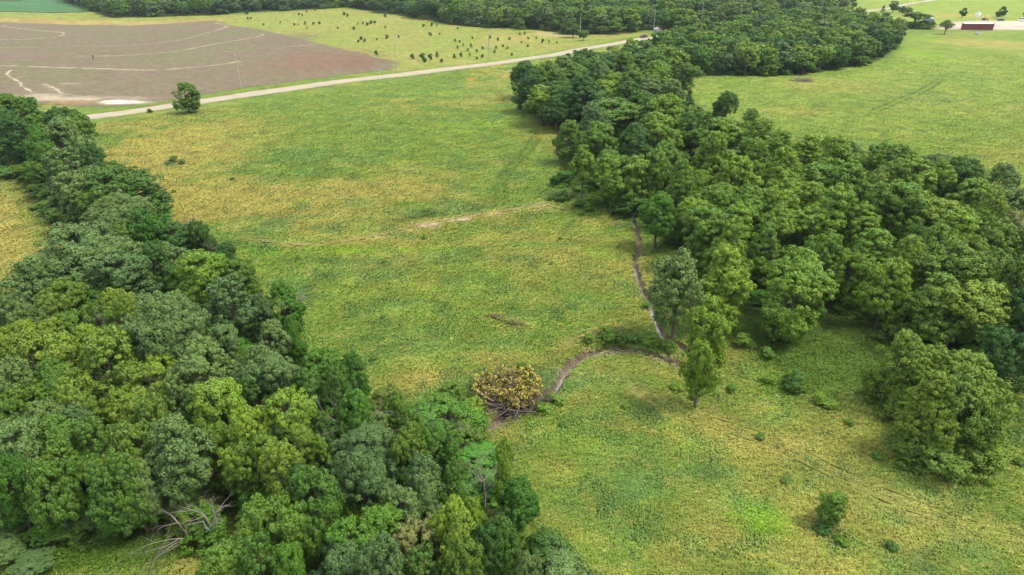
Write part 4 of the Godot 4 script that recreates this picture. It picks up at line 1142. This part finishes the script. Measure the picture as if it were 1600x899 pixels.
func grow_grass() -> void:
	rng.seed = 77
	var blades := [tuft_mesh(1, 24, 0.26, 0.075, 0.40), tuft_mesh(2, 22, 0.40, 0.06, 0.36), weed_mesh(3, 26, 0.32)]
	rng.seed = 78
	var put := [[], [], []]
	var tint := [[], [], []]
	var z := -30.0
	while z > -300.0:
		var s := 0.26 + 0.0021 * (-z - 30.0)
		var half := -z * 0.69 + 19.0
		var x := -half
		while x < half:
			var px := x + rng.randf_range(-0.5, 0.5) * s
			var pz := z + rng.randf_range(-0.5, 0.5) * s
			x += s
			var p := Vector2(px, pz)
			if worn.has(Vector2i(int(floor(px * 2.0)), int(floor(pz * 2.0)))) and rng.randf() < 0.85:
				continue
			if wooded(p):
				if rng.randf() < 0.75:
					continue
			elif pz < -170.0:
				var cross := pz + 285.0 + 0.97 * px
				if cross < 9.0 and px < 80.0:
					continue
			if z < -180.0 and rng.randf() < (-z - 180.0) / 140.0:
				continue
			if creek_box.has_point(p) and line_distance(p, creek) < 0.48 + rng.randf() * 0.2:
				continue
			var c := land(px, pz)
			if c.r > c.g * 1.23:
				if rng.randf() < 0.8:
					continue
			var clump := n_fine.get_noise_2d(px * 0.9, pz * 0.9)
			var weedy := n_mid.get_noise_2d(px * 1.7 + 31.0, pz * 1.7) + 0.5 * clump
			var kind := 2 if weedy + rng.randf_range(-0.2, 0.2) > 0.38 else 1 if rng.randf() < 0.4 else 0
			var plain := c.g > 0.175 * ALBEDO and c.r > c.g * 0.58
			if not plain:
				c = c * rng.randf_range(0.8, 1.15)
			elif kind == 2:
				c = c.lerp(BLUISH * ALBEDO, 0.4) * rng.randf_range(0.84, 1.1)
			elif clump < -0.12 and rng.randf() < 0.6:
				c = c.lerp(TAN * ALBEDO, rng.randf_range(0.1, 0.5))
			elif rng.randf() < 0.06:
				c = c.lerp(WHEAT * ALBEDO, 0.5)
			var f := (1.0 + 0.16 * n_mid.get_noise_2d(px * 1.3 + 500.0, pz * 2.0)) * rng.randf_range(0.94, 1.14) * (1.0 + 0.25 * clampf((-pz - 110.0) / 180.0, 0.0, 1.0)) * (1.0 + 0.25 * n_fine.get_noise_2d(px * 0.5 + 77.0, pz * 0.5))
			var size := s / 0.42 * rng.randf_range(0.75, 1.4) * (1.25 if kind == 2 else 1.0)
			var flat := rng.randf_range(0.6, 1.4) * clampf(1.25 - 0.75 * (s - 0.26) / 0.3, 0.28, 1.0)
			put[kind].append(Transform3D(Basis(Vector3.UP, rng.randf() * TAU).scaled(Vector3(size, size * flat, size)), Vector3(px, height(px, pz), pz)))
			tint[kind].append(Color(c.r * f, c.g * f, c.b * f))
		z -= s
	var m := paint("grass", Color.WHITE, 0.75, true)
	m.backlight_enabled = true
	m.backlight = Color(0.5, 0.52, 0.25)
	m.metallic_specular = 0.25
	many("grass", blades[0], m, put[0], tint[0], "short pasture grass across the meadow", "grass")
	many("grass", blades[1], m, put[1], tint[1], "taller seeding pasture grass among the short grass", "grass")
	many("weeds", blades[2], m, put[2], tint[2], "broad leaved weeds in patches of the pasture", "weeds")
	print("tufts ", put[0].size() + put[1].size() + put[2].size())


# ------------------------------------------------------------------ made things
func wheel(parent: Node3D, where: Vector3, r: float) -> void:
	var b := Buf.new()
	b.tube([Vector3(0, 0, -0.11), Vector3(0, 0, -0.09), Vector3(0, 0, 0.09), Vector3(0, 0, 0.11)], [r * 0.86, r, r, r * 0.86], 14)
	var o := part("wheel", b.mesh(), paint("rubber", Color(0.02, 0.02, 0.02), 0.85), parent)
	o.position = where


func car(called: String, where: Vector3, turn: float, body: Color, tall: float, label: String, van := false) -> void:
	var o := thing(called, "van" if van else "car", where, label)
	o.rotation.y = turn
	var b := Buf.new()
	b.prism([Vector2(-2.25, 0.32), Vector2(2.2, 0.32), Vector2(2.28, 0.62), Vector2(2.1, 0.86), Vector2(1.1, 0.98), Vector2(-2.1, 1.0), Vector2(-2.3, 0.8)], -0.9, 0.9, Color.WHITE, 0.06)
	part("body", b.mesh(), paint("car " + called, body, 0.3), o)
	b = Buf.new()
	b.prism([Vector2(-2.0, 0.98), Vector2(1.15, 0.98), Vector2(0.45, tall - 0.06), Vector2(-1.55, tall - 0.06)], -0.8, 0.8, Color.WHITE, 0.05)
	part("window", b.mesh(), paint("car glass", Color(0.03, 0.035, 0.04), 0.08), o)
	b = Buf.new()
	b.box(Vector3(-0.55, tall - 0.03, 0), Vector3(2.05, 0.08, 1.5), Basis(), Color.WHITE, 0.03)
	part("roof", b.mesh(), paint("car " + called, body, 0.3), o)
	for x in [-1.4, 1.4]:
		for z in [-0.82, 0.82]:
			wheel(o, Vector3(x, 0.34, z), 0.34)


func pole(where: Vector3, tall: float, lean: float, label: String) -> void:
	var o := thing("utility_pole", "utility pole", where, label, "poles along the road")
	o.rotation.z = lean
	o.rotation.y = -0.77
	var b := Buf.new()
	b.tube([Vector3(0, -0.3, 0), Vector3(0, 0.2, 0), Vector3(0, tall * 0.5, 0), Vector3(0, tall, 0)], [0.20, 0.19, 0.16, 0.12], 9)
	part("post", b.mesh(), paint("pole wood", Color(0.21, 0.20, 0.19), 0.85), o)
	b = Buf.new()
	b.tube([Vector3(0, tall, 0), Vector3(0, tall + 0.12, 0), Vector3(0, tall + 0.16, 0), Vector3(0, tall + 0.34, 0)], [0.03, 0.03, 0.09, 0.05], 8)
	part("insulator", b.mesh(), paint("insulator", Color(0.5, 0.5, 0.52), 0.3), o)
	b = Buf.new()
	b.box(Vector3(0.3, tall * 0.55, 0), Vector3(0.5, 0.08, 0.08))
	b.tube([Vector3(0.5, tall * 0.55 + 0.02, 0), Vector3(0.5, tall * 0.55 + 0.22, 0)], [0.05, 0.04], 7)
	part("bracket", b.mesh(), paint("bracket", Color(0.45, 0.45, 0.45), 0.5), o)


func put_things() -> void:
	rng.seed = 5
	var order := ["first", "second", "third", "fourth", "fifth", "sixth", "seventh"]
	var k := 0
	for e in [[377, 139, 10.2, 0.05, "leaning pale pole at the ploughed field's road edge"], [620, 111, 9.6, 0.03, "pole at the ploughed field's point by the road sign"], [764, 92, 10.0, 0.0, "pole standing among saplings by the road"], [906, 60, 10.0, 0.0, "pole beside the pale weedy patch"], [1021, 51, 12.0, -0.01, "tall pale pole beside the small hut"], [1095, 42, 13.5, 0.0, "pole rising from the trees right of the hut"], [1160, 32, 14.0, 0.0, "white pole rising from the middle of the far wood"], [1223, 27, 14.0, 0.0, "thin pole among trees left of the road's far bend"], [1281, 25, 15.0, -0.06, "leaning pole over the trees at the far bend"], [1306, 24, 8.0, 0.0, "short pole where the far road leaves the wood"]]:
		pole(ground_at(e[0], e[1]), e[2], e[3], e[4])
		k += 1
	# the road sign, seen from behind
	var o := thing("road_sign", "road sign", ground_at(594, 125), "pale road sign on a thin post beside the gravel road")
	var b := Buf.new()
	b.tube([Vector3(0, -0.3, 0), Vector3(0, 3.3, 0)], [0.05, 0.05], 6)
	part("post", b.mesh(), paint("steel", Color(0.4, 0.42, 0.44), 0.5), o)
	b = Buf.new()
	b.box(Vector3(0, 3.2, 0.08), Vector3(1.0, 1.0, 0.03), Basis(Vector3(0, 0, 1), PI / 4))
	part("panel", b.mesh(), paint("sign back", Color(0.25, 0.28, 0.33), 0.45), o)
	# hut by the tall pole
	o = thing("hut", "shed", ground_at(1027, 53), "small grey hut with pinkish front beside the tall pole")
	o.rotation.y = 0.4
	b = Buf.new()
	b.prism([Vector2(-1.5, 0), Vector2(1.5, 0), Vector2(1.5, 2.3), Vector2(0, 3.2), Vector2(-1.5, 2.3)], -1.6, 1.6)
	part("wall", b.mesh(), paint("hut wall", Color(0.22, 0.18, 0.17), 0.85), o)
	b = Buf.new()
	for s in [-1.0, 1.0]:
		b.box(Vector3(s * 0.85, 2.86, 0), Vector3(2.1, 0.1, 3.7), Basis(Vector3(0, 0, 1), -s * 0.54))
	part("roof", b.mesh(), paint("hut roof", Color(0.14, 0.135, 0.14), 0.7), o)
	b = Buf.new()
	b.box(Vector3(0.2, 0.95, 1.62), Vector3(0.9, 1.9, 0.06))
	part("door", b.mesh(), paint("hut door", Color(0.14, 0.12, 0.12), 0.8), o)
	car("car", ground_at(1006, 60) + Vector3(0, 0.24, 0), 0.75, Color(0.025, 0.025, 0.03), 1.5, "dark car on the gravel road before the hut")
	car("car", ground_at(1564, 32.5), 0.15, Color(0.03, 0.035, 0.035), 1.45, "dark car parked on the farmyard gravel")
	car("van", ground_at(1596, 32.5), 0.5, Color(0.6, 0.6, 0.62), 2.0, "white van parked at the farmyard's edge", true)
	# the long red shed
	o = thing("red_shed", "shed", ground_at(1526, 46.5), "long low dark red shed with pale flat roof in the farmyard")
	o.rotation.y = -0.02
	for j in 10:
		b = Buf.new()
		b.box(Vector3(-7.2 + j * 1.6, 1.95, 1.5), Vector3(1.57, 2.9, 0.08))
		for r in 4:
			b.box(Vector3(-7.8 + j * 1.6 + r * 0.4, 1.95, 1.56), Vector3(0.07, 2.88, 0.05))
		part("panel", b.mesh(), paint("red sheet", Color(0.12, 0.008, 0.018), 0.5), o)
	b = Buf.new()
	b.box(Vector3(0, 1.7, -0.2), Vector3(15.9, 3.4, 3.2))
	part("wall", b.mesh(), paint("red side", Color(0.11, 0.008, 0.018), 0.6), o)
	b = Buf.new()
	b.box(Vector3(0, 0.26, 1.54), Vector3(16.0, 0.5, 0.14))
	part("base", b.mesh(), paint("shed base", Color(0.06, 0.05, 0.06), 0.8), o)
	b = Buf.new()
	b.box(Vector3(0, 3.5, -0.1), Vector3(16.4, 0.14, 3.9), Basis(Vector3.RIGHT, 0.03), Color.WHITE, 0.03)
	part("roof", b.mesh(), paint("shed roof", Color(0.36, 0.35, 0.36), 0.5), o)
	b = Buf.new()
	b.box(Vector3(8.15, 1.9, 1.5), Vector3(0.3, 3.8, 0.3))
	part("corner_post", b.mesh(), paint("shed base", Color(0.06, 0.05, 0.06), 0.8), o)
	# grey shed behind the spreading tree
	o = thing("grey_shed", "shed", ground_at(1450, 36), "small grey shed with white roof behind the spreading tree")
	b = Buf.new()
	b.box(Vector3(0, 1.2, 0), Vector3(5.0, 2.4, 4.0))
	part("wall", b.mesh(), paint("grey wall", Color(0.09, 0.11, 0.15), 0.7), o)
	b = Buf.new()
	b.prism([Vector2(-2.8, 2.42), Vector2(2.8, 2.42), Vector2(2.2, 3.2), Vector2(-2.2, 3.2)], -2.3, 2.3)
	part("roof", b.mesh(), paint("white roof", Color(0.30, 0.32, 0.35), 0.5), o)
	b = Buf.new()
	b.box(Vector3(1.0, 0.9, 2.03), Vector3(1.4, 1.75, 0.05))
	part("door", b.mesh(), paint("hut door", Color(0.14, 0.12, 0.12), 0.8), o)
	# feed bin
	o = thing("feed_bin", "feed bin", ground_at(1526, 31), "white feed bin on thin legs behind the red shed")
	b = Buf.new()
	b.tube([Vector3(0, 1.6, 0), Vector3(0, 3.2, 0), Vector3(0, 4.1, 0), Vector3(0, 4.9, 0)], [0.25, 1.75, 1.75, 0.3], 20)
	part("hopper", b.mesh(), paint("white sheet", Color(0.6, 0.6, 0.62), 0.4), o)
	for a in 4:
		b = Buf.new()
		var d := Vector3(cos(a * PI / 2 + 0.8), 0, sin(a * PI / 2 + 0.8)) * 1.5
		b.tube([d, d + Vector3(0, 3.4, 0)], [0.06, 0.06], 6)
		part("leg", b.mesh(), paint("steel", Color(0.4, 0.42, 0.44), 0.5), o)
	# small tractor
	o = thing("tractor", "tractor", ground_at(1539, 32), "small orange tractor on the gravel beside the feed bin")
	b = Buf.new()
	b.prism([Vector2(0.2, 0.6), Vector2(2.0, 0.6), Vector2(2.0, 1.35), Vector2(1.8, 1.55), Vector2(0.2, 1.6)], -0.5, 0.5, Color.WHITE, 0.05)
	b.box(Vector3(0.9, 2.6, 0), Vector3(1.9, 0.1, 1.5))
	part("body", b.mesh(), paint("orange", Color(0.55, 0.26, 0.10), 0.5), o)
	b = Buf.new()
	b.box(Vector3(-0.8, 1.0, 0), Vector3(1.4, 0.9, 1.2), Basis(), Color.WHITE, 0.1)
	part("seat", b.mesh(), paint("hut door", Color(0.14, 0.12, 0.12), 0.8), o)
	b = Buf.new()
	for x in [0.1, 1.7]:
		for z in [-0.65, 0.65]:
			b.tube([Vector3(x, 1.2, z), Vector3(x, 2.6, z)], [0.04, 0.04], 5)
	part("roll_bar", b.mesh(), paint("steel", Color(0.4, 0.42, 0.44), 0.5), o)
	for e in [[-0.8, 0.75, 0.75], [-0.8, -0.75, 0.75], [1.5, 0.6, 0.42], [1.5, -0.6, 0.42]]:
		wheel(o, Vector3(e[0], e[2], e[1]), e[2])
	# trough in the grass
	o = thing("trough", "trough", ground_at(1529, 52.5), "long grey trough lying in the grass before the red shed")
	o.rotation.y = 0.75
	b = Buf.new()
	for s in [-1.0, 1.0]:
		b.box(Vector3(0, 0.45, s * 0.75), Vector3(7.0, 0.9, 0.14), Basis(), Color.WHITE, 0.03)
		b.box(Vector3(s * 3.43, 0.45, 0), Vector3(0.14, 0.88, 1.34))
	part("side", b.mesh(), paint("concrete", Color(0.22, 0.23, 0.24), 0.8), o)
	b = Buf.new()
	b.box(Vector3(0, 0.1, 0), Vector3(6.7, 0.12, 1.34))
	part("floor", b.mesh(), paint("trough floor", Color(0.16, 0.17, 0.18), 0.6), o)
	# standpipe in the ploughed field
	o = thing("standpipe", "standpipe", ground_at(146, 93), "small dark standpipe out in the ploughed field")
	b = Buf.new()
	b.tube([Vector3(0, -0.2, 0), Vector3(0, 1.6, 0)], [0.3, 0.3], 9)
	part("pipe", b.mesh(), paint("dark iron", Color(0.09, 0.08, 0.08), 0.7), o)
	b = Buf.new()
	b.box(Vector3(0, 1.7, 0), Vector3(0.9, 0.22, 0.9), Basis(), Color.WHITE, 0.05)
	part("cap", b.mesh(), paint("dark iron", Color(0.09, 0.08, 0.08), 0.7), o)
	# brush pile in the far pasture
	heap("brush_pile", ground_at(1254, 129), Vector3(4.2, 1.2, 2.4), 130, Color(0.10, 0.075, 0.06), "brown brush pile lying in the far pasture")
	yellow_brush()
	dead_trees()


func heap(called: String, where: Vector3, size: Vector3, sticks: int, col: Color, label: String) -> Node3D:
	var o := thing(called, "brush pile", where, label)
	var b := Buf.new()
	for k in sticks:
		var d := unit()
		var p := Vector3(d.x, absf(d.y) * 0.8, d.z) * size * sqrt(rng.randf())
		var t := (unit() * Vector3(1, 0.45, 1)).normalized() * rng.randf_range(0.6, 1.6)
		b.tube([p - t, p + t * 0.2 + unit() * 0.1, p + t], [0.06, 0.05, 0.015], 4)
	part("branch", b.mesh(), paint("stick " + called, col, 0.9), o)
	return o


func yellow_brush() -> void:
	# a felled tree top across the creek, its leaves turned yellow
	var where := ground_at(788, 632)
	var o := thing("fallen_treetop", "brush pile", where, "fallen treetop with yellowing leaves across the creek bend")
	var b := Buf.new()
	var l := Buf.new()
	for k in 46:
		var a := rng.randf_range(0.0, TAU)
		var from := Vector3(rng.randf_range(-1.2, 2.6), 0.1, rng.randf_range(-0.2, 0.8))
		var dir := Vector3(cos(a) * 0.9, rng.randf_range(0.15, 0.9), -absf(sin(a)) - 0.1).normalized()
		branch(b, from, dir, rng.randf_range(1.6, 3.0), 0.06, 2)
	for k in 34:
		var p := Vector3(rng.randf_range(-1.4, 2.0), rng.randf_range(0.1, 0.9), rng.randf_range(-0.6, 1.5))
		var t := Vector3(rng.randf_range(-1, 1), rng.randf_range(-0.15, 0.35), rng.randf_range(-0.7, 0.7)).normalized() * rng.randf_range(0.6, 1.5)
		b.tube([p - t, p, p + t], [0.07, 0.06, 0.02], 5)
	for k in 430:
		var q := Vector3(rng.randf_range(-2.6, 3.0), 0, rng.randf_range(-4.2, 1.3))
		if Vector2((q.x - 0.3) / 3.0, (q.z + 1.8) / 2.7).length() > 1.0 or (q.z > 0.1 and q.x < 0.4):
			continue
		q.y = rng.randf_range(0.3, 1.7)
		var r := rng.randf_range(0.12, 0.36)
		var mix := rng.randf()
		for j in 22:
			var d := (unit() + Vector3(0, 0.3, 0)).normalized()
			var nn := (d + unit() * 0.8).normalized()
			var f := rng.randf_range(0.7, 1.25)
			var c := Color(0.25, 0.22, 0.042).lerp(Color(0.16, 0.12, 0.06), clampf(mix * 1.6 - 0.8, 0, 1)).lerp(Color(0.15, 0.19, 0.03), clampf(0.5 - mix * 1.5, 0, 1)) * f
			c.a = 1.0
			leaf(l, q + d * r * rng.randf_range(0.5, 1.0), nn, (d + nn * 0.5).normalized(), 0.2, 0.13, c)
	part("branch", b.mesh(), paint("dark wood", Color(0.05, 0.037, 0.034), 0.9), o)
	part("leaves", l.mesh(), leaf_mat("yellow leaf", Color.WHITE), o)
	b = Buf.new()
	b.tube([Vector3(-2.6, 1.5, -0.9), Vector3(-1.6, 1.0, -0.4), Vector3(-0.9, 0.75, 0.0)], [0.10, 0.10, 0.08], 6)
	o.scale = Vector3(1.22, 1.1, 1.2)
	part("log", b.mesh(), paint("pale wood", Color(0.20, 0.155, 0.11), 0.85), o)


func dead_trees() -> void:
	var bone := paint("bare wood", Color(0.15, 0.135, 0.128), 0.9)
	# the bare tree with a limb torn to the ground, by the corner clearing
	var where := ground_at(343, 856)
	var o := thing("bare_tree", "dead tree", where, "bare pale tree with one long limb fallen to the ground")
	var b := Buf.new()
	b.tube([Vector3(0.1, -0.2, 0), Vector3(0, 0.8, 0), Vector3(-0.15, 2.1, 0)], [0.24, 0.18, 0.15], 8)
	b.tube([Vector3(-0.15, 2.1, 0), Vector3(0.2, 2.9, 0.1), Vector3(0.35, 3.6, 0.1), Vector3(0.3, 4.7, 0)], [0.12, 0.10, 0.08, 0.05], 7)
	b.tube([Vector3(-0.15, 2.1, 0), Vector3(-0.45, 3.1, -0.1), Vector3(-0.7, 4.0, -0.1), Vector3(-1.4, 4.5, 0)], [0.11, 0.09, 0.07, 0.045], 7)
	b.tube([Vector3(-0.2, 1.9, 0.1), Vector3(-0.5, 2.6, 0.3), Vector3(-0.55, 3.4, 0.3)], [0.1, 0.09, 0.06], 6)
	part("trunk", b.mesh(), bone, o)
	b = Buf.new()
	for e in [[Vector3(0.3, 4.7, 0), Vector3(-0.3, 1, 0.1)], [Vector3(0.3, 4.7, 0), Vector3(0.15, 1, -0.2)], [Vector3(0.34, 4.2, 0.1), Vector3(1, 0.7, 0)], [Vector3(0.35, 3.6, 0.1), Vector3(1, 0.5, 0.4)], [Vector3(0.33, 4.0, 0), Vector3(0.9, 0.9, -0.4)], [Vector3(-0.7, 4.0, -0.1), Vector3(-0.2, 1, 0)], [Vector3(-1.4, 4.5, 0), Vector3(-1, 0.25, 0.2)], [Vector3(-1.4, 4.5, 0), Vector3(-0.9, -0.1, -0.3)], [Vector3(-0.55, 3.4, 0.3), Vector3(-1, -0.15, 0.5)], [Vector3(-0.6, 3.7, 0), Vector3(-1, -0.35, 0.3)], [Vector3(0.2, 2.9, 0.1), Vector3(0.7, 0.8, 0.6)]]:
		branch(b, e[0], e[1].normalized(), rng.randf_range(0.9, 1.4), 0.036, 3)
	part("branch", b.mesh(), bone, o)
	b = Buf.new()
	b.tube([Vector3(-0.1, 0.5, 0.1), Vector3(-0.9, 0.75, 0.1), Vector3(-2.0, 1.0, 0.1), Vector3(-3.0, 1.05, 0.2)], [0.11, 0.10, 0.085, 0.06], 7)
	b.tube([Vector3(-2.1, 1.0, 0.1), Vector3(-3.0, 2.0, -0.5), Vector3(-3.7, 2.9, -0.8), Vector3(-4.6, 3.4, -1.0)], [0.07, 0.06, 0.045, 0.03], 6)
	for e in [[Vector3(-3.0, 1.05, 0.2), Vector3(-1, 0.05, 0.1), 2.6], [Vector3(-2.6, 1.0, 0.2), Vector3(-1, -0.1, 0.5), 2.4], [Vector3(-3.0, 1.0, 0.2), Vector3(-0.9, -0.1, 0.7), 2.2], [Vector3(-2.4, 1.0, 0.2), Vector3(-0.9, -0.15, 0.9), 1.8], [Vector3(-4.6, 3.4, -1.0), Vector3(-1, 0.05, 0), 1.2], [Vector3(-3.7, 2.9, -0.8), Vector3(-0.7, 0.7, 0.1), 1.0], [Vector3(-3.2, 2.2, -0.5), Vector3(-1, -0.2, 0.3), 1.6]]:
		branch(b, e[0], e[1].normalized(), e[2], 0.042, 4)
	part("fallen_limb", b.mesh(), bone, o)
	o.scale = Vector3(0.92, 0.78, 0.92)
	for e in [[757, 792, 5.6, 1.0, "standing grey dead tree at the wood's pasture edge"], [772, 850, 3.8, 0.8, "low bare branches under the standing dead tree"], [302, 400, 6.5, 0.7, "bare grey trunks at the wood edge facing the pasture"], [318, 402, 6.0, 0.7, "second bare grey trunk facing the pasture, nearer the field"], [185, 500, 7.0, 0.9, "bare purplish branches below the hay field crowns"], [215, 560, 8.0, 0.9, "bare grey crown between green trees mid wood"], [690, 735, 6.0, 0.8, "bare twigs at the wood edge above the dead tree"], [560, 730, 8.5, 1.1, "grey forked branches through the feathery crown"], [275, 660, 7.5, 0.9, "bare fallen branches in the wood's dark gap"], [478, 745, 7.5, 0.9, "thin bare branches between olive crowns"], [150, 265, 6.5, 0.8, "bare grey top in the hedgerow's bend"], [60, 200, 6.0, 0.8, "bare grey top at the hedgerow's road end"], [345, 425, 5.5, 0.8, "bare twiggy tree at the wood's pasture edge"]]:
		var p := ground_at(e[0], e[1])
		var d := thing("bare_tree", "dead tree", p, e[4])
		var t := Buf.new()
		var h: float = e[2]
		t.tube([Vector3(0, -0.2, 0), Vector3(0.05, h * 0.25, 0), Vector3(-0.05, h * 0.5, 0.05)], [0.12, 0.095, 0.07], 7)
		part("trunk", t.mesh(), bone, d)
		t = Buf.new()
		for k in 7:
			var a := TAU * k / 7.0 + rng.randf()
			branch(t, Vector3(0, h * rng.randf_range(0.3, 0.5), 0), Vector3(cos(a) * e[3], rng.randf_range(0.5, 1.2), sin(a) * e[3]).normalized(), h * 0.33, 0.038, 4)
		part("branch", t.mesh(), bone, d)
	# bare shrub in the pasture's edge
	var p: Vector3 = ground_at(468, 473)
	var s := thing("bare_shrub", "shrub", p, "leafless grey shrub in the grass at the wood's edge")
	var t := Buf.new()
	for k in 22:
		branch(t, Vector3.ZERO, (unit() * Vector3(1, 0.5, 1) + Vector3(0, 0.7, 0)).normalized(), 0.8, 0.03, 2)
	part("twig", t.mesh(), paint("grey twig", Color(0.20, 0.17, 0.17), 0.9), s)
